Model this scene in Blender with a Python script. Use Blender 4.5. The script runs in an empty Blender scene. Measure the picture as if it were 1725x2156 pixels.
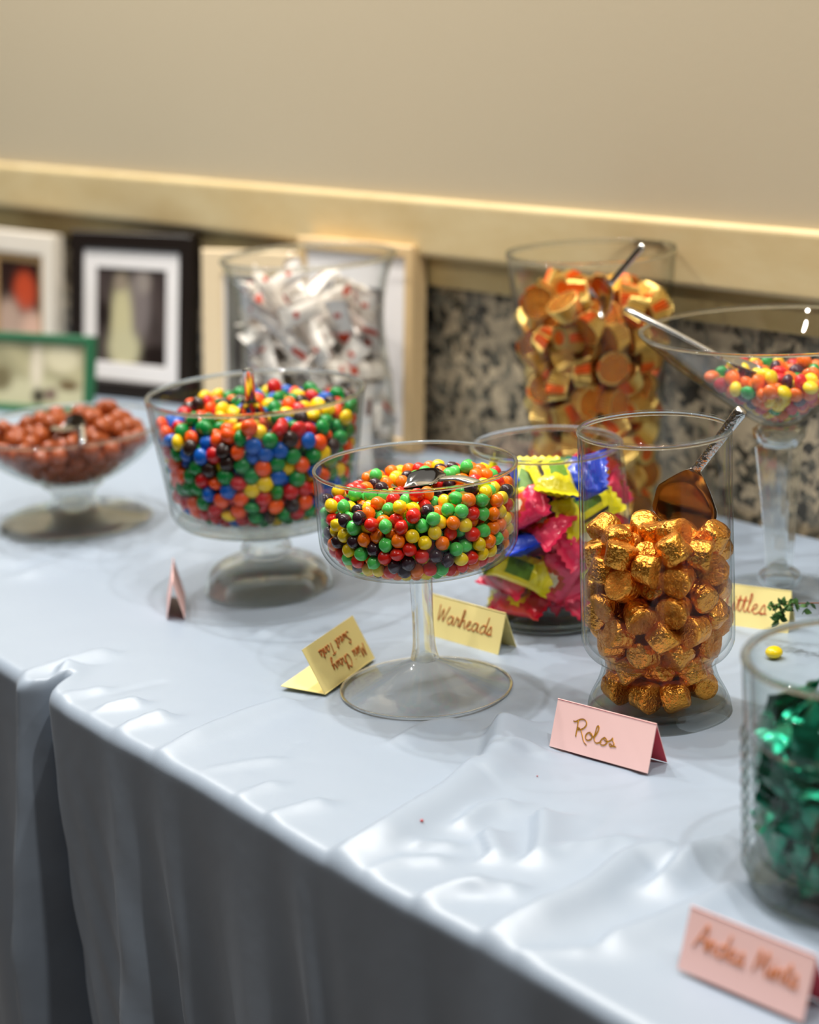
import bpy, bmesh, math, random
import numpy as np
from mathutils import Vector, Matrix, Euler

PI = math.pi
random.seed(7)
SC = bpy.context.scene
COL = SC.collection
TZ = 0.75                      # table top height above the floor

# ------------------------------------------------------------------ camera
PITCH, ROLL, AZ = math.radians(15.3), math.radians(3.0), math.radians(141.7)
fwd = Vector((math.cos(AZ)*math.cos(PITCH), math.sin(AZ)*math.cos(PITCH), -math.sin(PITCH)))
r0 = Vector((math.sin(AZ), -math.cos(AZ), 0))
u0 = r0.cross(fwd)
rgt = math.cos(ROLL)*r0 - math.sin(ROLL)*u0
upv = rgt.cross(fwd)
CAMPOS = Vector((0, 0, TZ+0.50))
cd = bpy.data.cameras.new('camera')
cam = bpy.data.objects.new('camera', cd)
COL.objects.link(cam)
m = Matrix((rgt, upv, -fwd)).transposed().to_4x4()
m.translation = CAMPOS
cam.matrix_world = m
cd.sensor_fit = 'HORIZONTAL'
cd.sensor_width = 24.0
cd.lens = 4100/1725*24.0
cd.clip_start = 0.05
cd.dof.use_dof = True
cd.dof.focus_distance = 1.335
cd.dof.aperture_fstop = 3.4
cd.dof.aperture_blades = 0
SC.camera = cam

# ------------------------------------------------------------------ world, lights, exposure
w = bpy.data.worlds.new('world')
SC.world = w
w.use_nodes = True
w.node_tree.nodes['Background'].inputs[0].default_value = (1.0, 0.95, 0.88, 1)
w.node_tree.nodes['Background'].inputs[1].default_value = 0.17

def lamp(x, y, z, power, size, col=(1, .93, .84), tgt=None, spread=PI):
    ld = bpy.data.lights.new('ceiling_or_fill_lamp', 'AREA')
    ld.shape = 'DISK'; ld.size = size; ld.energy = power; ld.color = col; ld.spread = spread
    o = bpy.data.objects.new('ceiling_or_fill_lamp', ld)
    o.location = (x, y, z)
    d = Vector((0, 0, -1)) if tgt is None else Vector(tgt)-Vector((x, y, z))
    o.rotation_euler = d.to_track_quat('-Z', 'Y').to_euler()
    COL.objects.link(o)
for lx, ly, pw in ((-1.50, -.25, 10), (-2.30, .60, 8), (-1.30, .92, 18), (-.60, .92, 11), (-1.95, .92, 16), (-2.7, .92, 14), (.15, .60, 15), (-3.4, .92, 12), (.8, .9, 6)):
    lamp(lx, ly, 2.78, pw, .06, (1, .955, .89))
for lx in (-3.6, -2.2, -0.8):      # added fill lamps that brighten and even out the back wall
    lamp(lx, -.35, 2.78, 1.2, .12, (1, .95, .88), (lx, 1.34, 1.75), math.radians(70))
SC.view_settings.view_transform = 'Standard'
SC.view_settings.look = 'None'
SC.view_settings.gamma = 1
SC.view_settings.use_curve_mapping = False
SC.view_settings.exposure = 0.10
cy = SC.cycles
cy.max_bounces = 14; cy.diffuse_bounces = 3; cy.glossy_bounces = 5
cy.transmission_bounces = 12; cy.transparent_max_bounces = 48
cy.caustics_reflective = False; cy.caustics_refractive = False
cy.use_denoising = True
cy.sample_clamp_indirect = 6

# ------------------------------------------------------------------ helpers
def srgb(r, g, b):
    f = lambda c: (c/255/12.92) if c/255 <= .04045 else ((c/255+.055)/1.055)**2.4
    return (f(r), f(g), f(b), 1)

def mat(name, col, rough=.5, metal=0, bump=None, coat=0, spec=.5, sheen=0, trans=0, ior=1.45, sss=0, vary=0):
    m = bpy.data.materials.new(name); m.use_nodes = True
    nt = m.node_tree; b = nt.nodes['Principled BSDF']
    b.inputs['Base Color'].default_value = col
    b.inputs['Roughness'].default_value = rough
    b.inputs['Metallic'].default_value = metal
    b.inputs['Coat Weight'].default_value = coat
    b.inputs['Specular IOR Level'].default_value = spec
    b.inputs['Sheen Weight'].default_value = sheen
    b.inputs['IOR'].default_value = ior
    if sss:
        b.inputs['Subsurface Weight'].default_value = sss
        b.inputs['Subsurface Radius'].default_value = (.003, .002, .001)
        b.inputs['Subsurface Scale'].default_value = 1.0
    if bump:
        sc, st, det = bump
        tc = nt.nodes.new('ShaderNodeTexCoord'); oi = nt.nodes.new('ShaderNodeObjectInfo')
        mp = nt.nodes.new('ShaderNodeVectorMath'); mp.operation = 'ADD'
        ml = nt.nodes.new('ShaderNodeMath'); ml.operation = 'MULTIPLY'; ml.inputs[1].default_value = 7.3
        nt.links.new(oi.outputs['Random'], ml.inputs[0])
        nt.links.new(tc.outputs['Object'], mp.inputs[0]); nt.links.new(ml.outputs[0], mp.inputs[1])
        n = nt.nodes.new('ShaderNodeTexNoise'); n.inputs['Scale'].default_value = sc; n.inputs['Detail'].default_value = det
        bp = nt.nodes.new('ShaderNodeBump'); bp.inputs['Strength'].default_value = st
        bp.inputs['Distance'].default_value = .002
        nt.links.new(mp.outputs[0], n.inputs['Vector'])
        nt.links.new(n.outputs[0], bp.inputs['Height']); nt.links.new(bp.outputs[0], b.inputs['Normal'])
        m['noise'] = n.name
    if vary:
        oi = nt.nodes.new('ShaderNodeObjectInfo'); mr = nt.nodes.new('ShaderNodeMapRange')
        mr.inputs[3].default_value = 1-vary; mr.inputs[4].default_value = 1+vary
        hs = nt.nodes.new('ShaderNodeHueSaturation'); hs.inputs['Color'].default_value = col
        nt.links.new(oi.outputs['Random'], mr.inputs[0]); nt.links.new(mr.outputs[0], hs.inputs['Value'])
        nt.links.new(hs.outputs[0], b.inputs['Base Color'])
    return m

def thin_glass(name, tint=(.993, .996, .994), edge=(.46, .52, .50), power=5.0, ior=1.23):
    """Thin clear glass wall: Fresnel reflection over a transparent body that darkens at grazing angles (refracted dark edges put into the tint)."""
    m = bpy.data.materials.new(name); m.use_nodes = True
    nt = m.node_tree; nt.nodes.clear(); L = nt.links.new
    out = nt.nodes.new('ShaderNodeOutputMaterial')
    mix = nt.nodes.new('ShaderNodeMixShader'); tr = nt.nodes.new('ShaderNodeBsdfTransparent'); gl = nt.nodes.new('ShaderNodeBsdfGlossy')
    gl.inputs['Roughness'].default_value = .015
    lw = nt.nodes.new('ShaderNodeLayerWeight'); lw.inputs[0].default_value = .5
    pw = nt.nodes.new('ShaderNodeMath'); pw.operation = 'POWER'; pw.inputs[1].default_value = power
    p5 = nt.nodes.new('ShaderNodeMath'); p5.operation = 'POWER'; p5.inputs[1].default_value = 5.0
    f0 = ((ior-1)/(ior+1))**2
    sch = nt.nodes.new('ShaderNodeMath'); sch.operation = 'MULTIPLY_ADD'; sch.inputs[1].default_value = .62-f0; sch.inputs[2].default_value = f0
    mc = nt.nodes.new('ShaderNodeMix'); mc.data_type = 'RGBA'
    mc.inputs[6].default_value = tint+(1,); mc.inputs[7].default_value = edge+(1,)  # edge tint imitates the dark surroundings refracted at the silhouette
    L(lw.outputs['Facing'], pw.inputs[0]); L(pw.outputs[0], mc.inputs[0]); L(mc.outputs[2], tr.inputs[0])
    L(lw.outputs['Facing'], p5.inputs[0]); L(p5.outputs[0], sch.inputs[0])
    L(sch.outputs[0], mix.inputs[0]); L(tr.outputs[0], mix.inputs[1]); L(gl.outputs[0], mix.inputs[2])
    L(mix.outputs[0], out.inputs[0])
    return m

def thick_glass(name, col=(.97, .99, .98), share=.45):
    """Solid cast glass: refracting body with some straight-through light."""
    m = bpy.data.materials.new(name); m.use_nodes = True
    nt = m.node_tree; nt.nodes.clear(); L = nt.links.new
    out = nt.nodes.new('ShaderNodeOutputMaterial'); mix = nt.nodes.new('ShaderNodeMixShader')
    tr = nt.nodes.new('ShaderNodeBsdfTransparent'); gl = nt.nodes.new('ShaderNodeBsdfGlass')
    tr.inputs[0].default_value = (.97, .98, .975, 1)
    gl.inputs['Color'].default_value = col+(1,); gl.inputs['IOR'].default_value = 1.46; gl.inputs['Roughness'].default_value = 0
    mix.inputs[0].default_value = 1-share
    L(tr.outputs[0], mix.inputs[1]); L(gl.outputs[0], mix.inputs[2]); L(mix.outputs[0], out.inputs[0])
    return m

M = {}
def finish(name, bm, mats, parent=None, smooth=True, loc=None):
    me = bpy.data.meshes.new(name); bm.to_mesh(me); bm.free()
    if not isinstance(mats, (list, tuple)): mats = [mats]
    for k in mats: me.materials.append(k)
    if smooth:
        me.polygons.foreach_set('use_smooth', [True]*len(me.polygons))
    o = bpy.data.objects.new(name, me); COL.objects.link(o)
    if parent: o.parent = parent
    if loc: o.location = loc
    return o

def mesh_obj(name, verts, faces, mats, parent=None, smooth=True, mi=None):
    me = bpy.data.meshes.new(name); me.from_pydata([tuple(map(float, v)) for v in verts], [], faces)
    if not isinstance(mats, (list, tuple)): mats = [mats]
    for k in mats: me.materials.append(k)
    if smooth: me.polygons.foreach_set('use_smooth', [True]*len(me.polygons))
    if mi is not None: me.polygons.foreach_set('material_index', mi)
    me.update()
    o = bpy.data.objects.new(name, me); COL.objects.link(o)
    if parent: o.parent = parent
    return o

def empty(name, loc=(0, 0, 0), rz=0):
    o = bpy.data.objects.new(name, None); o.empty_display_size = .02
    o.location = loc; o.rotation_euler = (0, 0, rz); COL.objects.link(o); return o

def tag(o, label=None, cat=None, group=None, kind=None):
    if label: o['label'] = label
    if cat: o['category'] = cat
    if group: o['group'] = group
    if kind: o['kind'] = kind
    return o

def catmull(P, k=6, closed=False):
    P = [np.array(p, float) for p in P]
    if len(P) < 3: return P
    out = []
    n = len(P)
    for i in range(n-1):
        a = P[i-1] if i > 0 else 2*P[0]-P[1]
        b, c = P[i], P[i+1]
        d = P[i+2] if i+2 < n else 2*P[-1]-P[-2]
        for j in range(k):
            t = j/k
            out.append(.5*((2*b)+(-a+c)*t+(2*a-5*b+4*c-d)*t*t+(-a+3*b-3*c+d)*t**3))
    out.append(P[-1]); return out

def lathe(name, prof, mats, parent=None, seg=96, k=4, sharp=False):
    """Turned body; prof is a list of (r, z) going up outside and back down inside."""
    pts = prof if sharp else catmull(prof, k)
    pts = [(max(0.0, float(p[0])), float(p[1])) for p in pts]
    V, F, rings = [], [], []
    for r, z in pts:
        if r < 1e-5:
            rings.append([len(V)]*seg); V.append((0, 0, z))
        else:
            rings.append(list(range(len(V), len(V)+seg)))
            V += [(r*math.cos(2*PI*i/seg), r*math.sin(2*PI*i/seg), z) for i in range(seg)]
    for a, b in zip(rings, rings[1:]):
        for i in range(seg):
            j = (i+1) % seg
            f = [a[i], a[j], b[j], b[i]]
            g = []
            for q in f:
                if q not in g: g.append(q)
            if len(g) > 2: F.append(g)
    return mesh_obj(name, V, F, mats, parent)

def tube_geo(path, rad, seg=8, flat=1.0, nrm=None):
    """Swept tube; rad a number or list. flat squashes along nrm."""
    P = [Vector(p) for p in path]; n = len(P); V, F = [], []
    R = rad if isinstance(rad, (list, tuple)) else [rad]*n
    prev = None
    for i, p in enumerate(P):
        t = (P[min(i+1, n-1)]-P[max(i-1, 0)])
        t = t.normalized() if t.length > 1e-9 else Vector((0, 0, 1))
        if nrm is not None:
            a = Vector(nrm); a = (a-t*a.dot(t)).normalized()
        elif prev is None:
            a = t.orthogonal().normalized()
        else:
            a = (prev-t*prev.dot(t)).normalized()
        prev = a; b = t.cross(a)
        for s in range(seg):
            th = 2*PI*s/seg
            V.append(p+a*(math.cos(th)*R[i]*flat)+b*(math.sin(th)*R[i]))
    for i in range(n-1):
        for s in range(seg):
            u = (s+1) % seg
            F.append((i*seg+s, i*seg+u, (i+1)*seg+u, (i+1)*seg+s))
    F.append(tuple(range(seg))[::-1]); F.append(tuple(range((n-1)*seg, n*seg)))
    return V, F

def join_geo(parts):
    V, F = [], []
    for v, f in parts:
        o = len(V); V += list(v); F += [tuple(i+o for i in q) for q in f]
    return V, F

def box_geo(x0, x1, y0, y1, z0, z1):
    V = [(x, y, z) for x in (x0, x1) for y in (y0, y1) for z in (z0, z1)]
    F = [(0, 1, 3, 2), (4, 6, 7, 5), (0, 4, 5, 1), (2, 3, 7, 6), (0, 2, 6, 4), (1, 5, 7, 3)]
    return V, F

def bevel_box(name, x0, x1, y0, y1, z0, z1, mats, parent=None, bev=.001, seg=2):
    bm = bmesh.new(); v, f = box_geo(x0, x1, y0, y1, z0, z1)
    vs = [bm.verts.new(p) for p in v]
    for q in f: bm.faces.new([vs[i] for i in q])
    bmesh.ops.recalc_face_normals(bm, faces=bm.faces)
    bmesh.ops.bevel(bm, geom=list(bm.edges), offset=bev, segments=seg, affect='EDGES', profile=.5)
    return finish(name, bm, mats, parent, smooth=False)

# ------------------------------------------------------------------ materials
CAND = {
 'red': srgb(228, 34, 22), 'orange': srgb(255, 122, 14), 'yellow': srgb(255, 216, 26), 'green': srgb(62, 178, 66),
 'purple': srgb(52, 26, 38),
}
for k, c in CAND.items(): M['chew_'+k] = mat('chew_'+k, c, .24, coat=.3, vary=.10)
M['chew_green'].node_tree.nodes['Hue/Saturation/Value'].inputs['Color'].default_value = srgb(84, 204, 92)
for k, c in {'red': srgb(200, 18, 22), 'orange': srgb(250, 86, 18), 'yellow': srgb(246, 206, 18), 'green': srgb(10, 134, 58),
             'blue': srgb(8, 92, 190), 'brown': srgb(44, 22, 18)}.items(): M['shell_'+k] = mat('shell_'+k, c, .28, coat=.2, vary=.08)
for k, c in {'red': srgb(214, 26, 34), 'orange': srgb(246, 112, 18), 'yellow': srgb(250, 214, 16), 'green': srgb(30, 150, 62),
             'purple': srgb(74, 30, 48)}.items(): M['lentil_'+k] = mat('lentil_'+k, c, .2, coat=.4, vary=.08)
M['choc'] = mat('milk_chocolate', srgb(152, 72, 30), .33, coat=.15, vary=.12)
M['gold'] = mat('gold_foil', srgb(234, 160, 66), .27, 1.0, bump=(330, .9, 3), vary=.14)
M['gold_end'] = mat('gold_foil_crinkled', srgb(230, 156, 64), .25, 1.0, bump=(700, 1.6, 4), vary=.14)
M['pale_gold'] = mat('pale_gold_foil', srgb(238, 200, 112), .3, .8, bump=(300, .4, 2), vary=.1)
M['foil_orange'] = mat('orange_print_foil', srgb(240, 104, 16), .35, .3, vary=.1)
M['foil_brown'] = mat('brown_paper_cup', srgb(120, 56, 18), .5, .2, vary=.1)
M['steel'] = mat('polished_steel', srgb(205, 203, 198), .12, 1.0)
M['steel_worn'] = mat('hammered_steel', srgb(205, 203, 198), .2, 1.0, bump=(500, .5, 2))
M['glass'] = thin_glass('clear_glass_wall')
M['glass_rim'] = thin_glass('clear_glass_rim', (.95, .97, .96), (.42, .47, .45), 2.5, 1.65)
M['glass_foot'] = thin_glass('clear_glass_foot', (.985, .987, .985), (.72, .76, .74), 5, 1.5)
M['glass_solid'] = thick_glass('cast_glass')
M['glass_base'] = thick_glass('cast_glass_base', (.93, .96, .92), .68)
M['glass_green'] = thick_glass('pressed_glass_greenish', (.96, .98, .93), .6)
M['glass_blue'] = thick_glass('pressed_glass_bluish', (.90, .96, .98), .45)
M['glass_near'] = thin_glass('ribbed_clear_glass', (.975, .985, .98), (.45, .52, .50), 3.0, 1.5)
M['glass_edge'] = thick_glass('fire_polished_rim', (.97, .98, .97), .25)
M['pink'] = mat('pink_card', srgb(255, 210, 204), .8)
M['yellow_card'] = mat('pale_yellow_card', srgb(250, 232, 156), .8)
M['card_inner'] = mat('rose_card_inside', srgb(238, 92, 106), .8)  # inner faces of the pink cards, redder than the outside
M['ink_gold'] = mat('gold_ink', srgb(222, 160, 20), .4, .1)
M['ink_dark'] = mat('dark_gold_ink', srgb(112, 64, 14), .5)
M['ink_brown'] = mat('brown_ink', srgb(186, 96, 26), .6)
M['ink_orange'] = mat('orange_ink', srgb(226, 140, 80), .6)
M['ink_red'] = mat('red_ink', srgb(196, 84, 44), .6)
M['leaf'] = mat('thyme_leaf', srgb(70, 110, 50), .6, vary=.2)
M['twig'] = mat('brown_twig', srgb(130, 78, 42), .7)
for k, c in {'pink': srgb(246, 50, 96), 'lemon': srgb(236, 222, 20), 'green': srgb(8, 112, 76), 'blue': srgb(16, 60, 190), 'red': srgb(206, 20, 50),
             'white': srgb(246, 240, 232), 'mint': srgb(0, 140, 108)}.items():
    M['wrap_'+k] = mat(k+'_wrapper_film', c, .28, .05 if k not in ('mint',) else .75, bump=(140, .5, 3), coat=(.4 if k != 'white' else .1))
M['wrap_print_dark'] = mat('dark_print', srgb(50, 36, 30), .5)
M['wrap_print_green'] = mat('green_print', srgb(96, 140, 40), .5)
M['wrap_print_red'] = mat('orange_red_print', srgb(206, 62, 24), .45)
M['wrap_print_brown'] = mat('brown_print', srgb(110, 60, 36), .5)
M['wrap_print_cream'] = mat('cream_print', srgb(238, 226, 190), .5)
M['silver'] = mat('silver_foil', srgb(225, 222, 216), .2, .9, bump=(200, .4, 2))

def cloth_mat():
    m = mat('pale_blue_satin_cloth', srgb(155, 170, 188), .42, spec=1.0, sheen=.1)
    nt = m.node_tree; b = nt.nodes['Principled BSDF']; L = nt.links.new
    tc = nt.nodes.new('ShaderNodeTexCoord')
    n1 = nt.nodes.new('ShaderNodeTexNoise'); n1.inputs['Scale'].default_value = 1400; n1.inputs['Detail'].default_value = 2
    bp = nt.nodes.new('ShaderNodeBump'); bp.inputs['Strength'].default_value = .12; bp.inputs['Distance'].default_value = .0004
    n2 = nt.nodes.new('ShaderNodeTexNoise'); n2.inputs['Scale'].default_value = 18; n2.inputs['Detail'].default_value = 3
    bp2 = nt.nodes.new('ShaderNodeBump'); bp2.inputs['Strength'].default_value = .3; bp2.inputs['Distance'].default_value = .004
    L(tc.outputs['Object'], n1.inputs[0]); L(tc.outputs['Object'], n2.inputs[0])
    L(n1.outputs[0], bp.inputs['Height']); L(n2.outputs[0], bp2.inputs['Height']); L(bp2.outputs[0], bp.inputs['Normal'])
    L(bp.outputs[0], b.inputs['Normal'])
    return m
M['cloth'] = cloth_mat()

def granite_mat():
    m = mat('speckled_granite', (.3, .3, .3, 1), .25)
    nt = m.node_tree; b = nt.nodes['Principled BSDF']; L = nt.links.new
    tc = nt.nodes.new('ShaderNodeTexCoord')
    n0 = nt.nodes.new('ShaderNodeTexNoise'); n0.inputs['Scale'].default_value = 60; n0.inputs['Detail'].default_value = 3
    ad = nt.nodes.new('ShaderNodeVectorMath'); ad.operation = 'MULTIPLY_ADD'; ad.inputs[1].default_value = (.02, .02, .02)
    L(n0.outputs['Color'], ad.inputs[0]); L(tc.outputs['Object'], ad.inputs[2]); L(tc.outputs['Object'], n0.inputs[0])
    v = nt.nodes.new('ShaderNodeTexVoronoi'); v.inputs['Scale'].default_value = 105
    L(ad.outputs[0], v.inputs['Vector'])
    sp = nt.nodes.new('ShaderNodeSeparateColor'); L(v.outputs['Color'], sp.inputs[0])
    n2 = nt.nodes.new('ShaderNodeTexNoise'); n2.inputs['Scale'].default_value = 16; n2.inputs['Detail'].default_value = 4
    L(tc.outputs['Object'], n2.inputs[0])
    mx = nt.nodes.new('ShaderNodeMath'); mx.operation = 'MULTIPLY_ADD'; mx.inputs[1].default_value = .75
    L(n2.outputs[0], mx.inputs[0]); 
    s2 = nt.nodes.new('ShaderNodeMath'); s2.operation = 'MULTIPLY'; s2.inputs[1].default_value = .62
    L(sp.outputs[0], s2.inputs[0]); L(s2.outputs[0], mx.inputs[2])
    cr = nt.nodes.new('ShaderNodeValToRGB'); e = cr.color_ramp.elements
    e[0].position = .34; e[0].color = srgb(56, 53, 46)
    e[1].position = .88; e[1].color = srgb(184, 168, 140)
    for p, c in ((.46, (70, 68, 60)), (.58, (116, 112, 98)), (.72, (154, 142, 120))):
        k = e.new(p); k.color = srgb(*c)
    L(mx.outputs[0], cr.inputs[0]); L(cr.outputs[0], b.inputs['Base Color'])
    return m
M['granite'] = granite_mat()

def stone_mat(name, c1, c2, scale=5):
    m = mat(name, c1, .45)
    nt = m.node_tree; b = nt.nodes['Principled BSDF']; L = nt.links.new
    tc = nt.nodes.new('ShaderNodeTexCoord'); mp = nt.nodes.new('ShaderNodeMapping'); mp.inputs['Scale'].default_value = (1, 3, 3)
    n = nt.nodes.new('ShaderNodeTexNoise'); n.inputs['Scale'].default_value = scale; n.inputs['Detail'].default_value = 6; n.inputs['Roughness'].default_value = .65
    cr = nt.nodes.new('ShaderNodeValToRGB'); cr.color_ramp.elements[0].color = c1; cr.color_ramp.elements[1].color = c2
    cr.color_ramp.elements[0].position = .35; cr.color_ramp.elements[1].position = .7
    L(tc.outputs['Object'], mp.inputs[0]); L(mp.outputs[0], n.inputs[0]); L(n.outputs[0], cr.inputs[0]); L(cr.outputs[0], b.inputs['Base Color'])
    return m
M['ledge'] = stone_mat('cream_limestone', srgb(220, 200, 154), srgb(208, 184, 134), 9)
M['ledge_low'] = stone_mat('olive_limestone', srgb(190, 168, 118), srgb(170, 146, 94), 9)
M['wall'] = mat('tan_wall_paint', srgb(196, 182, 154), .75, bump=(240, .05, 3))
M['wall_dim'] = mat('dim_room_wall', srgb(104, 88, 72), .8)
M['floor'] = mat('brown_floor', srgb(64, 56, 50), .8)
M['table_wood'] = mat('table_underside', srgb(150, 130, 100), .6)

# ------------------------------------------------------------------ the room
def plain_box(name, x0, x1, y0, y1, z0, z1, mt, bev=0):
    if bev: o = bevel_box(name, x0, x1, y0, y1, z0, z1, mt, bev=bev, seg=4)
    else:
        v, f = box_geo(x0, x1, y0, y1, z0, z1); bm = bmesh.new(); vs = [bm.verts.new(p) for p in v]
        for q in f: bm.faces.new([vs[i] for i in q])
        bmesh.ops.recalc_face_normals(bm, faces=bm.faces); o = finish(name, bm, mt, smooth=False)
    return tag(o, kind='structure')
plain_box('floor', -6, 3, -4, 1.5, -.05, 0, M['floor'])
plain_box('wall_front', -6, 3, -4.1, -4, 0, 3.0, M['wall_dim'])
plain_box('wall_left', -6.1, -6, -4.1, 1.5, 0, 3.0, M['wall_dim'])
plain_box('wall_right', 3, 3.1, -4.1, 1.5, 0, 3.0, M['wall_dim'])
plain_box('wall_back', -6, 3, 1.318, 1.5, TZ+.26, 3.0, M['wall'])
plain_box('wall_granite', -6, 3, 1.332, 1.5, 0, TZ+.19, M['granite'])
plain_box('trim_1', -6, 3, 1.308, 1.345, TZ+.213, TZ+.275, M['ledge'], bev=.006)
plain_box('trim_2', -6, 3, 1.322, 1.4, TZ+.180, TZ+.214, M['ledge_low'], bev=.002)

# ------------------------------------------------------------------ table and cloth
tbl = empty('banquet_table', (-1.55, .97, 0))
tag(tbl, 'long folding banquet table hidden under the pale blue cloth', 'table')
bevel_box('tabletop', -1.38, 1.38, -.27, .33, TZ-.045, TZ-.020, M['table_wood'], tbl, .004)
for sx in (-1, 1):
    for sy in (-1, 1):
        v, f = tube_geo([(sx*1.2, sy*.24, TZ-.045), (sx*1.2, sy*.24, .002)], .014, 10)
        mesh_obj('leg', v, f, M['steel'], tbl)
WRINKLES = [
  ([(-1.086, 0.636), (-1.091, 0.67), (-1.095, 0.701), (-1.097, 0.74)], 0.0048, 0.0016),
  ([(-1.188, 0.649), (-1.177, 0.665)], 0.0033, 0.0008),
  ([(-1.143, 0.641), (-1.138, 0.661)], 0.0033, 0.0010),
  ([(-1.034, 0.639), (-1.018, 0.675)], 0.0031, 0.0006),
  ([(-0.985, 0.631), (-0.983, 0.65)], 0.0030, 0.0010),
  ([(-0.945, 0.627), (-0.937, 0.654)], 0.0034, 0.0013),
  ([(-0.869, 0.628), (-0.867, 0.65), (-0.875, 0.682), (-0.883, 0.716), (-0.9, 0.753), (-0.895, 0.757), (-0.915, 0.786), (-0.947, 0.82)], 0.0074, 0.0035),
  ([(-0.983, 0.763), (-0.989, 0.785), (-0.984, 0.801)], 0.0047, 0.0013),
  ([(-0.79, 0.62), (-0.787, 0.635), (-0.778, 0.648)], 0.0035, 0.0013),
  ([(-0.838, 0.624), (-0.834, 0.64), (-0.822, 0.656)], 0.0031, 0.0011),
  ([(-0.908, 0.793), (-0.904, 0.805), (-0.892, 0.808)], 0.0035, 0.0011),
  ([(-0.846, 0.699), (-0.852, 0.719), (-0.849, 0.734)], 0.0038, 0.0014),
  ([(-0.824, 0.698), (-0.802, 0.685)], 0.0040, 0.0016),
  ([(-0.819, 0.738), (-0.799, 0.719), (-0.782, 0.701)], 0.0046, 0.0019),
  ([(-0.775, 0.721), (-0.767, 0.737), (-0.763, 0.749)], 0.0036, 0.0013),
  ([(-0.731, 0.628), (-0.727, 0.654), (-0.725, 0.686), (-0.731, 0.711), (-0.735, 0.731), (-0.728, 0.748)], 0.0061, 0.0032),
  ([(-0.703, 0.724), (-0.709, 0.749), (-0.715, 0.774), (-0.711, 0.784)], 0.0053, 0.0022),
  ([(-0.79, 0.625), (-0.782, 0.642), (-0.764, 0.662)], 0.0035, 0.0014),
  ([(-0.842, 0.659), (-0.832, 0.673)], 0.0027, 0.0010),
  ([(-0.679, 0.663), (-0.673, 0.694), (-0.671, 0.718), (-0.671, 0.744)], 0.0058, 0.0019),
  ([(-0.704, 0.617), (-0.685, 0.639)], 0.0032, 0.0011),
  ([(-1.3, 0.648), (-1.294, 0.676), (-1.29, 0.704)], 0.0041, 0.0016),
  ([(-1.25, 0.614), (-1.278, 0.637)], 0.0040, 0.0019),
  ([(-1.232, 0.621), (-1.258, 0.646), (-1.279, 0.667)], 0.0052, 0.0024),
  ([(-1.23, 0.643), (-1.223, 0.662)], 0.0034, 0.0010),
  ([(-1.186, 0.646), (-1.177, 0.664)], 0.0033, 0.0010),
  ([(-1.144, 0.64), (-1.138, 0.664)], 0.0038, 0.0011),
  ([(-1.537, 0.777), (-1.542, 0.8), (-1.549, 0.826), (-1.551, 0.85)], 0.0063, 0.0016),
  ([(-1.6, 0.777), (-1.577, 0.785), (-1.584, 0.807)], 0.0056, 0.0011),
  ([(-1.241, 0.827), (-1.225, 0.882), (-1.225, 0.931), (-1.23, 0.97)], 0.0050, 0.0013),
  ([(-1.281, 0.924), (-1.288, 0.981), (-1.294, 1.023)], 0.0053, 0.0010),
  ([(-1.463, 0.913), (-1.524, 0.9)], 0.0057, 0.0010),
]
def seg_dist(X, Y, pts, signed=False):
    best = np.full(X.shape, 9.0); sx = np.zeros(X.shape)
    for (ax, ay), (bx, by) in zip(pts, pts[1:]):
        dx, dy = bx-ax, by-ay; L2 = dx*dx+dy*dy+1e-12
        t = np.clip(((X-ax)*dx+(Y-ay)*dy)/L2, 0, 1)
        d = np.hypot(X-ax-t*dx, Y-ay-t*dy); k = d < best
        sx = np.where(k, (X-ax-t*dx)-.35*(Y-ay-t*dy), sx); best = np.minimum(best, d)
    return (best, sx) if signed else best
def edge_y(X): return np.interp(X, [-3, -1.5, -1.34, -1.23, -1.1, -.99, -.89, -.8, -.7, -.6, -.4, -.14], [.668, .652, .638, .628, .6225, .6175, .613, .609, .609, .606, .600, .595])+.0010*np.sin(X*23)
FOLDS = [  # X of the fold, half width, outward push at the bottom, drift per metre down
 (-1.395, .030, .012, -.05), (-1.292, .010, .030, -.02), (-1.268, .012, -.026, 0), (-1.20, .018, .006, .05), (-1.145, .014, .018, .10), (-1.105, .016, -.014, .08),
 (-1.075, .012, .013, .08), (-1.04, .015, -.010, .06), (-.985, .022, .016, .05), (-.93, .014, -.014, .08), (-.905, .009, .013, .10),
 (-.88, .012, -.010, .05), (-.82, .025, .010, .05), (-.77, .016, -.012, .04), (-.72, .02, .015, .03), (-.67, .016, -.012, .03), (-.60, .03, .014, 0),
 (-1.5, .03, -.012, 0), (-1.6, .03, .014, 0), (-1.75, .04, -.012, 0), (-1.9, .03, .014, 0), (-.5, .02, -.012, 0), (-.42, .03, .012, 0)]
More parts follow.
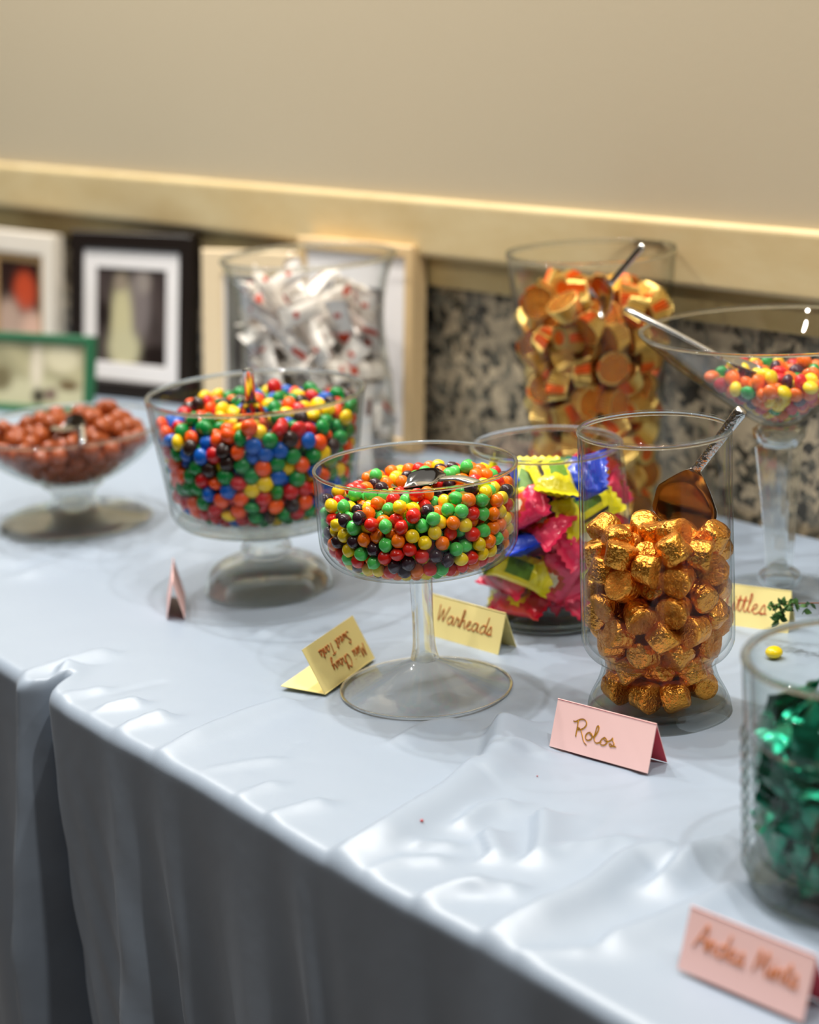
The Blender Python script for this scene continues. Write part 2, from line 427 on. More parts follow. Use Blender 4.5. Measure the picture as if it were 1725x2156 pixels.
def make_cloth():
    xs = np.concatenate([np.arange(-2.95, -1.5, .008), np.arange(-1.5, -.5, .0032), np.arange(-.5, -.14, .006)])
    rad = .010; nt = 210
    tt = np.linspace(0, 1, nt)**1.0
    dep = np.concatenate([np.linspace(0, .12, 40)[1:], np.linspace(.12, .735, 70)[1:]])
    XX = []; YY = []; ZZ = []
    yE = edge_y(xs)
    # pinch of gathered cloth on the front edge at the left
    for i, x in enumerate(xs):
        ye = yE[i]+.026*math.exp(-((x+1.262)/.010)**2)-.006*math.exp(-((x+1.29)/.009)**2)
        ytop = 1.316+(ye+rad-1.316)*tt
        XX.append(np.concatenate([np.full(nt, x), np.full(7, x), np.full(len(dep), x)]))
        a = np.linspace(0, PI/2, 8)[1:]
        YY.append(np.concatenate([ytop, ye+rad-rad*np.sin(a), np.full(len(dep), ye)]))
        ZZ.append(np.concatenate([np.zeros(nt), -rad+rad*np.cos(a), -rad-dep]))
    X = np.array(XX); Y = np.array(YY); Z = np.array(ZZ)
    H = np.zeros_like(X)
    for pts, wd, am in WRINKLES:
        d, sx = seg_dist(X, Y, catmull([(a_, b_) for a_, b_ in pts], 5), True)
        q = wd*.85*(1+2.4/(1+np.exp(-sx/(wd*.3))))      # steep far side, long soft near side
        H += am*3.8*np.exp(-(d/q)**2)
    rs = np.random.RandomState(3)
    # broad soft undulation and small random creases
    for k in range(10):
        ang = rs.uniform(.9, 2.2); fr = rs.uniform(12, 40); ph = rs.uniform(0, 6)
        H += .0010*(14/fr)*np.sin((X*math.cos(ang)+Y*math.sin(ang))*fr+ph)
    for k in range(46):
        cx, cyy = rs.uniform(-1.9, -.35), rs.uniform(.6, 1.3); an = rs.uniform(1.2, 2.1); ln = rs.uniform(.02, .06)
        p = [(cx-ln*math.cos(an), cyy-ln*math.sin(an)), (cx+rs.uniform(-.008, .008), cyy), (cx+ln*math.cos(an), cyy+ln*math.sin(an))]
        H += -rs.uniform(.0004, .0014)*np.exp(-(seg_dist(X, Y, p)/rs.uniform(.003, .006))**2)
    flat = np.clip((-Z)/.02, 0, 1)
    ed = np.clip((Y-edge_y(X))/.045, 0, 1); H *= .30+.70*ed*ed*(3-2*ed)
    Z = Z+H*(1-flat)
    # hanging folds
    D = np.clip(-Z-.006, 0, None)
    g = np.clip(D/.22, 0, 1)**1.15
    off = np.zeros_like(X)
    for xc, hw, am, dr in FOLDS:
        off += .8*am*np.exp(-((X-xc-dr*D)/(hw*(1+1.4*D)))**2)
    off += .005*np.sin(X*33+D*5)+.003*np.sin(X*71-D*6+1)
    # slanting drag lines
    off += .0022*np.sin((X-.55*D)*150)*np.exp(-((X+1.25-.5*D)/.12)**2)
    Y = Y-off*g
    n, mcol = X.shape
    V = np.stack([X.ravel(), Y.ravel(), Z.ravel()+TZ], 1)
    idx = np.arange(n*mcol).reshape(n, mcol)
    F = np.stack([idx[:-1, :-1].ravel(), idx[:-1, 1:].ravel(), idx[1:, 1:].ravel(), idx[1:, :-1].ravel()], 1)
    me = bpy.data.meshes.new('tablecloth'); me.from_pydata(V.tolist(), [], F[:, ::-1].tolist()); me.materials.append(M['cloth'])
    me.polygons.foreach_set('use_smooth', [True]*len(me.polygons)); me.update()
    o = bpy.data.objects.new('tablecloth', me); COL.objects.link(o)
    return tag(o, 'pale blue satin tablecloth draped over the table, creased along its front edge', 'tablecloth')
make_cloth()
T0 = TZ+.0008   # objects stand on the cloth

# ------------------------------------------------------------------ glass vessels (profiles in metres, z from the table)
chew = empty('footed_glass_bowl', (-1.047, .834, T0))
tag(chew, 'straight sided glass bowl on a slender stem and wide foot, full of small round candies', 'bowl')
lathe('bowl', [(0, .0945), (.030, .0945), (.050, .0955), (.0625, .0995), (.0695, .108), (.0715, .118), (.0722, .14), (.0726, .166),
               (.0718, .1672), (.0708, .166), (.0704, .14), (.0697, .118), (.0675, .1095), (.061, .1015), (.050, .0975), (.030, .0965), (0, .0965)], M['glass'], chew, 128)
lathe('rim', [(.0722, .1655), (.0730, .1664), (.0728, .1676), (.0716, .1680), (.0706, .1674), (.0706, .1660), (.0714, .1654), (.0722, .1655)], M['glass_edge'], chew, 128)
lathe('stem', [(0, .0942), (.0085, .0942), (.0082, .080), (.0078, .055), (.0082, .036), (.0092, .028), (.0100, .0245), (.0096, .0218), (0, .0218)], M['glass_solid'], chew, 48)
lathe('foot', [(0, .0218), (.0095, .0214), (.016, .0185), (.030, .0120), (.048, .0050), (.0610, .0016), (.0625, .0006), (.0622, 0), (.0606, .0002),
               (.048, .0032), (.030, .0098), (.016, .0160), (.008, .0185), (0, .0190)], M['glass_foot'], chew, 128)

lathe('foot_rim', [(.0618, .0010), (.0628, .0014), (.0634, .0008), (.0628, .0001), (.0616, .0001), (.0612, .0008), (.0618, .0010)], M['glass_edge'], chew, 128)

trif = empty('trifle_bowl', (-1.336, .897, T0))
tag(trif, 'large trifle bowl of clear glass on a thick domed foot, full of multicoloured coated chocolates', 'bowl')
lathe('bowl', [(0, .0575), (.045, .0575), (.062, .0590), (.0735, .0640), (.0785, .0730), (.0800, .0850), (.0862, .128), (.0920, .168), (.0922, .1705),
               (.0908, .1715), (.0894, .1700), (.0835, .128), (.0772, .085), (.0735, .0760), (.065, .0715), (.045, .0700), (0, .0695)], M['glass'], trif, 128)
lathe('rim', [(.0918, .1695), (.0928, .1705), (.0926, .1722), (.0908, .1730), (.0892, .1722), (.0892, .1704), (.0904, .1694), (.0918, .1695)], M['glass_edge'], trif, 128)
lathe('bowl_base', [(0, .0573), (.0700, .0625), (.0745, .0668), (.0680, .0688), (.04, .0690), (0, .0690)], M['glass_green'], trif, 96, sharp=True)
lathe('foot', [(0, .0570), (.0225, .0570), (.0215, .0500), (.0190, .0440), (.0215, .0390), (.0225, .0350), (.0205, .0310), (.024, .0285), (.038, .0255),
               (.0485, .0190), (.0540, .0090), (.0560, .0015), (.0545, 0), (.050, .0010), (.044, .0120), (.030, .0190), (.012, .0215), (0, .0215)], M['glass_green'], trif, 96)

dish = empty('glass_dish', (-1.662, .893, T0))
tag(dish, 'shallow footed glass dish heaped with brown chocolates at the far left', 'bowl')
DR = 1.0
lathe('bowl', [(0, .0395), (.022, .0400), (.045, .0470), (.070, .0630), (.088, .0810), (.0965, .0950), (.0965, .0965), (.0945, .0965),
               (.0930, .0945), (.085, .0815), (.068, .0655), (.044, .0500), (.022, .0435), (0, .0430)], M['glass'], dish, 128)
lathe('rim', [(.0955, .0945), (.0975, .0955), (.0975, .0975), (.0955, .0985), (.0935, .0975), (.0935, .0955), (.0955, .0945)], M['glass_edge'], dish, 128)
lathe('foot', [(0, .0392), (.030, .0392), (.0235, .0330), (.0215, .0260), (.0225, .0180), (.030, .0125), (.048, .0090), (.068, .0060), (.0750, .0025), (.0745, 0),
               (.066, .0012), (.045, .0050), (.020, .0090), (0, .0100)], M['glass_green'], dish, 96)

jar = empty('hurricane_jar', (-.8925, .9170, T0))
tag(jar, 'tall clear glass jar with pinched waist filled with gold foil caramels', 'jar')
RJ = [(0, .0015), (.040, .0015), (.0490, .0012), (.0497, .0040), (.0480, .0110), (.0420, .0230), (.0392, .0330), (.0405, .0390), (.0470, .0430), (.0515, .0500),
      (.0527, .0600), (.0524, .100), (.0517, .150), (.0516, .1985), (.0508, .2003), (.0496, .1990), (.0497, .150), (.0504, .100), (.0506, .0605), (.0492, .0530),
      (.0450, .0470), (.0385, .0420), (.0368, .0330), (.0398, .0230), (.0452, .0140), (.0445, .0115), (.030, .0100), (0, .0100)]
lathe('jar_wall', RJ, M['glass'], jar, 128)
lathe('rim', [(.0514, .1985), (.0522, .1993), (.0520, .2007), (.0508, .2013), (.0497, .2007), (.0495, .1993), (.0505, .1983), (.0514, .1985)], M['glass_edge'], jar, 128)
lathe('jar_base', [(0, .0012), (.046, .0008), (.0492, .0020), (.0480, .0085), (.044, .0102), (.02, .0096), (0, .0096)], M['glass_base'], jar, 96)

wb = empty('footed_glass_jar', (-1.101, 1.010, T0))
tag(wb, 'low wide glass jar heaped with bright pink, yellow and green wrapped sour candies', 'jar')
lathe('jar_wall', [(0, .0015), (.042, .0012), (.0500, .0012), (.0515, .0060), (.0500, .0180), (.0500, .0280), (.0560, .0360), (.0620, .0480), (.0640, .0650), (.0632, .100), (.0600, .134), (.0590, .1400),
                   (.0580, .1408), (.0566, .1395), (.0576, .134), (.0606, .100), (.0614, .066), (.0596, .0500), (.0535, .0385), (.0475, .0290), (.0470, .0150), (.044, .0110), (.02, .0100), (0, .0100)], M['glass'], wb, 112)
lathe('rim', [(.0590, .1385), (.0605, .1397), (.0602, .1418), (.0582, .1426), (.0564, .1416), (.0562, .1396), (.0574, .1383), (.0590, .1385)], M['glass_edge'], wb, 112)
lathe('jar_base', [(0, .0012), (.049, .0010), (.0510, .0040), (.0495, .0098), (.02, .0104), (0, .0104)], M['glass_blue'], wb, 96)

pb = empty('tapered_vase', (-1.275, 1.232, T0))
tag(pb, 'tall tapered clear vase of pleated peanut cups against the granite', 'vase')
lathe('vase_wall', [(0, .0015), (.045, .0015), (.0545, .0020), (.0560, .0080), (.0590, .060), (.0650, .130), (.0715, .195), (.0770, .2505), (.0762, .2520), (.0748, .2505),
                    (.0695, .195), (.0630, .130), (.0570, .060), (.0540, .0140), (.045, .0100), (0, .0100)], M['glass'], pb, 112)
lathe('rim', [(.0768, .2503), (.0778, .2512), (.0776, .2526), (.0762, .2532), (.0748, .2524), (.0746, .2510), (.0756, .2500), (.0768, .2503)], M['glass_edge'], pb, 112)

hv = empty('flared_vase', (-1.630, 1.172, T0))
tag(hv, 'tall flared clear vase packed with white wrapped candy bars before the picture frames', 'vase')
lathe('vase_wall', [(0, .0015), (.060, .0015), (.0720, .0020), (.0760, .0100), (.0800, .050), (.0800, .090), (.0760, .130), (.0750, .165), (.0800, .200), (.0900, .2270), (.0898, .2290), (.0878, .2280),
                    (.0775, .200), (.0725, .165), (.0735, .130), (.0775, .090), (.0775, .050), (.0735, .0130), (.060, .0095), (0, .0095)], M['glass'], hv, 112)
lathe('rim', [(.0900, .2262), (.0916, .2276), (.0914, .2300), (.0896, .2310), (.0876, .2300), (.0874, .2278), (.0886, .2262), (.0900, .2262)], M['glass_edge'], hv, 112)

mart = empty('martini_vase', (-.999, 1.168, T0))
tag(mart, 'giant martini shaped glass on a square tapering stem, filled with small oval candies', 'glass')
lathe('cone', [(0, .1430), (.014, .1440), (.0235, .1490), (.045, .1640), (.080, .1910), (.1085, .2170), (.1090, .2195), (.1072, .2200), (.1062, .2180),
               (.078, .1935), (.043, .1668), (.022, .1520), (.013, .1475), (0, .1468)], M['glass'], mart, 128)
lathe('rim', [(.1078, .2178), (.1096, .2188), (.1096, .2202), (.1080, .2208), (.1064, .2200), (.1064, .2188), (.1078, .2178)], M['glass_edge'], mart, 128)
lathe('collar', [(0, .1432), (.0150, .1438), (.0215, .1400), (.0205, .1320), (.0165, .1265), (0, .1260)], M['glass_blue'], mart, 8, sharp=True)
def square_stem(parent):
    V = []; F = []
    for z, r in ((.1262, .0150), (.080, .0115), (.0245, .0086)):
        b = r*.16
        for k in range(4):
            a = PI/4*(2*k+1)+.35
            for s in (-1, 1):
                aa = a+s*.09; V.append((r*1.35*math.cos(aa), r*1.35*math.sin(aa), z))
    for i in range(2):
        for k in range(8):
            j = (k+1) % 8; F.append((i*8+k, i*8+j, i*8+8+j, i*8+8+k))
    F.append(tuple(range(8))[::-1]); F.append(tuple(range(16, 24)))
    return mesh_obj('stem', V, F, M['glass_solid'], parent, smooth=False)
square_stem(mart)
lathe('knob', [(0, .0243), (.0105, .0243), (.0165, .0200), (.0180, .0140), (.0140, .0085), (0, .0080)], M['glass_blue'], mart, 16, sharp=True)
lathe('foot', [(0, .0082), (.014, .0082), (.035, .0062), (.0560, .0028), (.0575, .0010), (.056, 0), (.035, .0012), (0, .0030)], M['glass_foot'], mart, 96)

nj = empty('ribbed_glass_jar', (-.6255, .8010, T0))
tag(nj, 'thick ribbed glass jar of green foil mints at the right picture edge', 'jar')
prof = [(0, .0010), (.050, .0010), (.0600, .0025), (.0635, .0080)]
z = .012
while z < .090:
    prof += [(.0632, z), (.0668, z+.0040), (.0632, z+.0082)]; z += .0092
prof += [(.0645, .094), (.0650, .110), (.0655, .1335), (.0648, .1352), (.0630, .1352), (.0614, .1340)]
prof += [(.0604, .110), (.0600, .080), (.0592, .040), (.0575, .0230), (.050, .0195), (0, .0185)]
lathe('jar_wall', prof, M['glass_near'], nj, 112, 2)
lathe('rim', [(.0648, .1330), (.0662, .1345), (.0658, .1365), (.0636, .1373), (.0616, .1362), (.0612, .1345), (.0626, .1330), (.0648, .1330)], M['glass_edge'], nj, 112)
lathe('jar_base', [(0, .0008), (.052, .0008), (.0615, .0035), (.0628, .0120), (.058, .0185), (.03, .0183), (0, .0180)], M['glass_base'], nj, 96)

# ------------------------------------------------------------------ packing
def settle(n, rad, prof, top, iters=170, beads=1, gap=0.0, seed=0, tilt=(0, 0)):
    """Fill a turned vessel up to about height top with n spheres (or rigid chains of beads) and let them settle. prof: [(z, inner radius)]."""
    rs = np.random.RandomState(seed)
    pz = np.array([p[0] for p in prof]); pr = np.array([p[1] for p in prof]); zf = pz[0]
    zz = zf+rad*.5+rs.rand(n*9)*(top-zf-rad*.5); w = (np.interp(zz, pz, pr)-rad*.6)**2; zz = zz[rs.rand(n*9) < w/w.max()][:n]
    zz = np.concatenate([zz, zf+rs.rand(n-len(zz))*(top-zf)])
    rr = np.maximum(np.interp(zz, pz, pr)-rad, .001)*np.sqrt(rs.rand(n)); th = rs.rand(n)*2*PI
    c = np.stack([rr*np.cos(th), rr*np.sin(th), zz], 1)
    if beads > 1:
        d = rs.randn(n, 3); d /= np.linalg.norm(d, axis=1)[:, None]
        P = np.concatenate([c+d*gap*(k-(beads-1)/2) for k in range(beads)])
    else: P = c
    N = len(P); g = np.array([tilt[0], tilt[1], -1.0]); owner = np.tile(np.arange(n), beads)
    for it in range(iters):
        if it > 25: P = P+g*rad*(.035 if it < iters-30 else .004)
        if it % 3 == 0:
            q = (P*P).sum(1); D = q[:, None]+q[None]-2*P@P.T
            I, J = np.nonzero(np.triu(D < (2.6*rad)**2, 1))
            k = owner[I] != owner[J]; I, J = I[k], J[k]
        for sub in range(3):
            dv = P[I]-P[J]; dl = np.linalg.norm(dv, axis=1)+1e-9; ov = np.clip(2*rad-dl, 0, None)
            mv = dv/dl[:, None]*(ov*.30)[:, None]
            for a in range(3):
                P[:, a] += np.bincount(I, mv[:, a], N)-np.bincount(J, mv[:, a], N)
            if beads > 1:
                Q = P.reshape(beads, n, 3); cm = Q.mean(0); ax = Q[-1]-Q[0]; ax /= np.linalg.norm(ax, axis=1)[:, None]+1e-9
                for k2 in range(beads): Q[k2] = cm+ax*gap*(k2-(beads-1)/2)
                P = Q.reshape(-1, 3)
            P[:, 2] = np.maximum(P[:, 2], zf+rad)
            R = np.minimum(np.interp(P[:, 2], pz, pr), np.interp(P[:, 2]-rad*.7, pz, pr))-rad
            R = np.maximum(R, .0005)
            rho = np.hypot(P[:, 0], P[:, 1])+1e-9; s = np.minimum(1, R/rho)
            P[:, 0] *= s; P[:, 1] *= s
    return P.reshape(beads, n, 3).transpose(1, 0, 2) if beads > 1 else P[:, None, :]

def seen_count(W, rad, occ=.9):
    """How many of a few sample rays from the camera reach each item. W: (n, beads, 3) world."""
    n, b, _ = W.shape
    C = np.array(CAMPOS); A = W.reshape(-1, 3)
    own = np.repeat(np.arange(n), b); cnt = np.zeros(n)
    for k in range(len(A)):
        v = A[k]-C; L = np.linalg.norm(v); v /= L
        s = np.cross(v, (0, 0, 1)); s /= np.linalg.norm(s); t = np.cross(s, v)
        rel = A-C; al = rel@v; near = (al < L-rad*.2) & (own != own[k])
        rel = rel[near]; pr = rel-np.outer(al[near], v)
        px, py = pr@s, pr@t
        m = (px*px+py*py) < (2.2*rad)**2; px, py = px[m], py[m]
        for dx, dy in ((0, 0), (.6, 0), (-.6, 0), (0, .6), (0, -.6), (.45, .45), (-.45, .45), (.45, -.45), (-.45, -.45)):
            if not np.any((px-dx*rad)**2+(py-dy*rad)**2 < (occ*rad)**2): cnt[own[k]] += 1
    return cnt

RH = np.array([math.sin(AZ), -math.cos(AZ)])      # horizontal direction to the right in the view
FH = np.array([math.cos(AZ), math.sin(AZ)])
def place_words(p, ztop, zbot, R, topf=.80):
    a = float(p[:2]@RH)/R; b = float(p[:2]@FH)/R; h = (p[2]-zbot)/(ztop-zbot)
    side = ('far left', 'left', 'left centre', 'centre', 'right centre', 'right', 'far right')[int(min(6, max(0, (a+.98)/1.96*7)))]
    if h > topf and math.hypot(a, b) < .86:
        dep = ('foremost', 'front', 'middle', 'back', 'rearmost')[int(min(4, max(0, (b+.85)/1.7*5)))]
        return f'on top, {dep} row, {side}'
    lev = 'lowest' if h < .2 else 'low' if h < .4 else 'halfway up' if h < .6 else 'high' if h < .8 else 'topmost'
    return f'{lev} against the glass, {side}'

def rand_rot(rs): return Matrix(Euler((rs.uniform(0, 6.28), rs.uniform(0, 6.28), rs.uniform(0, 6.28))).to_matrix())

def sphero(rx, rz, seg=16, rings=10, bump=0, seed=0, waist=0):
    V = []; F = []; rs = np.random.RandomState(seed)
    for i in range(rings+1):
        t = PI*i/rings
        for j in range(seg):
            a = 2*PI*j/seg; k = 1+(rs.rand()-.5)*bump if 0 < i < rings else 1
            e = 1+waist*math.exp(-((t-PI/2)/.18)**2)
            V.append((rx*math.sin(t)*math.cos(a)*k*e, rx*math.sin(t)*math.sin(a)*k*e, rz*math.cos(t)*k))
    for i in range(rings):
        for j in range(seg):
            F.append((i*seg+j, (i+1)*seg+j, (i+1)*seg+(j+1) % seg, i*seg+(j+1) % seg))
    return V, F

def scatter(vessel, W, rots, protos, pick, matlist, colour_of, name, label_of, cat, group, cnt, stuff_name, stuff_label, low_geo, low_mats, limit=300, min_seen=1):
    """Items the camera can see become objects of their own; the rest of the pile is one mesh of real pieces."""
    base = np.array(vessel.location)
    order = np.argsort(-cnt)
    vis = [int(i) for i in order if cnt[i] >= min_seen][:limit]
    rest = [i for i in range(len(W)) if i not in set(vis)]
    for i in vis:
        src = protos[pick[i]]
        if not src.get('_used'):
            o = src; src['_used'] = 1
        else:
            o = src.copy(); COL.objects.link(o)
            for ch in src.children:
                c = ch.copy(); c.parent = o; COL.objects.link(c)
        mtx = rots[i].to_4x4(); mtx.translation = Vector(base+W[i].mean(0))
        o.matrix_world = mtx
        if matlist:
            o.material_slots[0].link = 'OBJECT'; o.material_slots[0].material = M[matlist[colour_of[i]]]
        tag(o, label_of(i), cat, group)
    for p in protos:
        if not p.get('_used'):
            for ch in list(p.children): bpy.data.objects.remove(ch)
            bpy.data.objects.remove(p)
        elif '_used' in p: del p['_used']
    for o in COL.objects:
        if '_used' in o: del o['_used']
    if rest:
        lv, lf, lm = low_geo
        LV = np.array([tuple(v) for v in lv]); Vs = []; Fs = []; MI = []
        for k, i in enumerate(rest):
            Rm = np.array(rots[i]); Vs.append(LV@Rm.T+W[i].mean(0)+base); off = k*len(LV)
            Fs += [tuple(q+off for q in f) for f in lf]
            MI += ([colour_of[i]]*len(lf) if lm is None else [low_mats[1][colour_of[i]][x] for x in lm])
        o = mesh_obj(stuff_name, np.concatenate(Vs), Fs, [M[x] for x in low_mats[0]], None, True, MI)
        tag(o, stuff_label, cat, None, 'stuff')
    return vis

def carve(P, segs):
    """Drop the items a utensil lies in. segs: [(a, b, radius)] local."""
    keep = np.ones(len(P), bool); c = P.mean(1)
    for a, b, r in segs:
        a, b = np.array(a), np.array(b); d = b-a; t = np.clip((c-a)@d/(d@d), 0, 1)
        keep &= np.linalg.norm(c-a-t[:, None]*d, axis=1) > r
    return P[keep]

def spheroid_fill(vessel, P, rad, geo, lowg, mats_pal, weights, name, cat, group, text, where, stuff_name, stuff_label, zr, R, seed, limit=300, topf=.8, variants=3, bias=0):
    rs = np.random.RandomState(seed); n = len(P)
    base = np.array(vessel.location)
    cnt = seen_count(P+base, rad)
    colour = rs.choice(len(mats_pal), n, p=np.array(weights)/sum(weights))
    keys = [k for k, _ in mats_pal]
    rots = []
    for i in range(n):
        p = P[i, 0]; rot = rand_rot(rs)
        rho = math.hypot(p[0], p[1])
        if bias and rho > R*.8 and rs.rand() < bias:
            nrm = Vector((p[0], p[1], rs.uniform(-.3, .3)*rho)).normalized(); rot = nrm.to_track_quat('Z', 'Y').to_matrix() @ Matrix.Rotation(rs.uniform(0, 6), 3, 'Z')
            rot = Matrix.Rotation(rs.uniform(-.35, .35), 3, 'X') @ rot
        rots.append(rot)
    protos = [mesh_obj(name, *g, [M[keys[0]]]) for g in geo]
    pick = rs.randint(0, len(protos), n)
    lab = lambda i: f'{mats_pal[colour[i]][1]} {text} {place_words(P[i].mean(0), zr[1], zr[0], R, topf)}, {where}'
    scatter(vessel, P, rots, protos, pick, keys, colour, name, lab, cat, group, cnt, stuff_name, stuff_label, (*lowg, None), (keys, None), limit)

# chewy balls in the stemmed bowl
P = settle(1090, .0049, [(.0968, .050), (.1015, .0600), (.1095, .0672), (.118, .0694), (.168, .0706)], .158, seed=4, tilt=(.05, .14))
# a hollow was scooped out at the front; leftovers heap at the back
scL = lambda p: (p[0]+1.047, p[1]-.834, p[2])
P = carve(P, [(scL((-1.062, .829, .160)), scL((-1.02, .828, .163)), .0165), (scL((-1.02, .83, .166)), scL((-.985, .836, .168)), .0075)])
chg = [sphero(.0050, .0048, 16, 10, .03, 1, .05), sphero(.0049, .0050, 16, 10, .04, 2, .09), sphero(.0050, .0046, 16, 10, .05, 3, .12)]
spheroid_fill(chew, P, .0049, chg, sphero(.0050, .0048, 8, 6),
    [('chew_red', 'red'), ('chew_orange', 'orange'), ('chew_yellow', 'yellow'), ('chew_green', 'green'), ('chew_purple', 'dark purple')], [20, 22, 20, 23, 17],
    'chewy_candy_ball', 'candy', 'round chewy candies in the stemmed bowl', 'round chewy candy', 'stemmed bowl', 'chewy_candy_filling',
    'mixed round chewy candies packed behind the front layer of the stemmed bowl', (.097, .158), .070, 11, topf=.78)

# coated chocolates in the trifle bowl
P = settle(1270, .0061, [(.0700, .058), (.0760, .0700), (.085, .0765), (.128, .0830), (.1700, .0890)], .165, seed=9, tilt=(-.04, .16))
mb = lambda p: (p[0]+1.336, p[1]-.897, p[2])
P = carve(P, [(mb((-1.301, .8687, .200)), mb((-1.301, .8687, .160)), .009), (mb((-1.300, .866, .166)), mb((-1.290, .868, .142)), .017)])
mg = [sphero(.0070, .0047, 16, 10), sphero(.0068, .0052, 16, 10, .02, 5), sphero(.0072, .0058, 16, 10, .04, 6)]
spheroid_fill(trif, P, .0061, mg, sphero(.0070, .0050, 8, 6),
    [('shell_red', 'red'), ('shell_orange', 'orange'), ('shell_yellow', 'yellow'), ('shell_green', 'green'), ('shell_blue', 'blue'), ('shell_brown', 'dark brown')], [16, 19, 16, 28, 15, 9],
    'coated_chocolate', 'candy', 'coated chocolates in the trifle bowl', 'coated chocolate', 'trifle bowl', 'coated_chocolate_filling',
    'mixed coated chocolates packed behind the front layer of the trifle bowl', (.070, .165), .086, 12, topf=.78, bias=.5)

# oval candies in the martini vase
P = settle(215, .0053, [(.1472, .010), (.152, .0205), (.1668, .042), (.1935, .077), (.215, .105)], .195, seed=5, tilt=(.06, .12))
P = carve(P, [((-.019, -.045, .200), (-.012, -.006, .186), .006)])
lg = [sphero(.0064, .0044, 16, 10), sphero(.0062, .0046, 16, 10, .02, 8)]
spheroid_fill(mart, P, .0053, lg, sphero(.0063, .0045, 8, 6),
    [('lentil_red', 'red'), ('lentil_orange', 'orange'), ('lentil_yellow', 'yellow'), ('lentil_green', 'green'), ('lentil_purple', 'dark purple')], [16, 30, 28, 16, 10],
    'lentil_candy', 'candy', 'oval candies in the martini vase', 'oval candy', 'martini vase', 'lentil_candy_filling',
    'mixed oval candies packed at the centre of the martini vase', (.148, .192), .066, 13, topf=.6)
o = mesh_obj('lentil_candy', *sphero(.0066, .0044, 20, 12), [M['lentil_yellow']])
o.location = (-.9047, 1.0516, T0+.0044); o.rotation_euler = (.1, 0, .4)
tag(o, 'single yellow oval candy lying loose on the cloth in front of the yellow card', 'candy')

# milk chocolates in the dish
P = settle(185, .0085, [(.0432, .024), (.050, .044), (.0655, .067), (.0815, .084), (.095, .092), (.13, .092)], .10, seed=6)
dl = lambda p: (p[0]+1.662, p[1]-.893, p[2])
P = carve(P, [(dl((-1.66, .872, .104)), dl((-1.61, .876, .104)), .012)])
spheroid_fill(dish, P, .0085, [sphero(.0090, .0080, 16, 10, .10, 1), sphero(.0096, .0072, 16, 10, .12, 2)], sphero(.0090, .0078, 8, 6),
    [('choc', 'brown')], [1], 'milk_chocolate_drop', 'candy', 'milk chocolates heaped in the glass dish', 'milk chocolate drop', 'glass dish',
    'milk_chocolate_filling', 'milk chocolate drops packed under the top layer of the glass dish', (.044, .108), .09, 14, topf=.45)

# ------------------------------------------------------------------ foil wrapped caramels
def caramel_geo(seed, lite=False):
    rs = np.random.RandomState(seed); seg = 14 if lite else 28; V = []; F = []; MI = []
    r0c, r1c, h = .0111, .0094, .0168
    prof = [(0, -h/2+.0006, 1), (.5*r0c, -h/2+.0002, 1), (.85*r0c, -h/2, 1), (r0c, -h/2+.0009, 1), (r0c*.995, -h/2+.004, 0), ((r0c+r1c)/2, 0, 0), (r1c*1.01, h/2-.0022, 0), (r1c*.93, h/2-.0003, 0), (.6*r1c, h/2, 0), (0, h/2, 0)]
    ph = rs.rand()*6
    for i, (r, z, e) in enumerate(prof):
        for j in range(seg):
            a = 2*PI*j/seg
            k = 1+(rs.rand()-.5)*(.06 if 0 < i < 9 else 0)+.02*math.sin(3*a+ph)
            dz = (rs.rand()-.5)*.0014 if (e and 0 < i < 3) else (rs.rand()-.5)*.0003
            V.append((r*k*math.cos(a), r*k*math.sin(a), z+dz))
    for i in range(len(prof)-1):
        for j in range(seg):
            F.append((i*seg+j, i*seg+(j+1) % seg, (i+1)*seg+(j+1) % seg, (i+1)*seg+j)); MI.append(1 if i < 3 else 0)
    return V, F, MI

def typed_fill(vessel, P, rad, geos, lows, mats, name, cat, group, labf, stuff_name, stuff_label, seed, rotf, limit=300, mn=1):
    """geos: list of (V, F, MI, material keys)."""
    rs = np.random.RandomState(seed); n = len(P); base = np.array(vessel.location)
    cnt = seen_count(P+base, rad)
    kind = rs.randint(0, len(geos), n) if not callable(mats) else mats(rs, n)
    rots = [rotf(P[i], rs) for i in range(n)]
    protos = []
    for g in geos:
        if callable(g): protos.append(g())
        else: protos.append(mesh_obj(name, g[0], g[1], [M[x] for x in g[3]], None, name != 'foil_peanut_cup', g[2]))
    allm = []; tbl_ = []
    for lv, lf, lm, keys in lows:
        row = []
        for x in keys:
            if x not in allm: allm.append(x)
            row.append(allm.index(x))
        tbl_.append(row)
    lv, lf, lm, _ = lows[0]
    scatter(vessel, P, rots, protos, kind, None, [k % len(lows) for k in kind], name, lambda i: labf(i, kind[i], P[i].mean(0)), cat, group, cnt, stuff_name, stuff_label, (lv, lf, lm), (allm, tbl_), limit, mn)

P = settle(94, .0108, [(.0103, .038), (.0145, .0440), (.0230, .0395), (.0330, .0366), (.042, .0383), (.047, .0448), (.053, .0490), (.0605, .0504), (.10, .0502), (.199, .0494)], .135, seed=21, tilt=(.10, .04))
g = [(*caramel_geo(s), ['gold', 'gold_end']) for s in range(4)]
jl = lambda p: (p[0]+.8925, p[1]-.917, p[2])
P = carve(P, [(jl((-.90, .952, .150)), jl((-.905, .955, .132)), .010)])
def end_rot(p, rs): return rand_rot(rs)
typed_fill(jar, P, .0106, g, [(*caramel_geo(0, True), ['gold', 'gold_end'])], None, 'foil_caramel', 'candy', 'gold foil caramels in the pinched jar',
    lambda i, k, p: f'gold foil wrapped caramel {place_words(p, .135, .011, .05, .86)}, pinched tall jar', 'foil_caramel_filling', 'gold foil caramels in the middle of the pinched jar, behind the front layer', 31, end_rot)

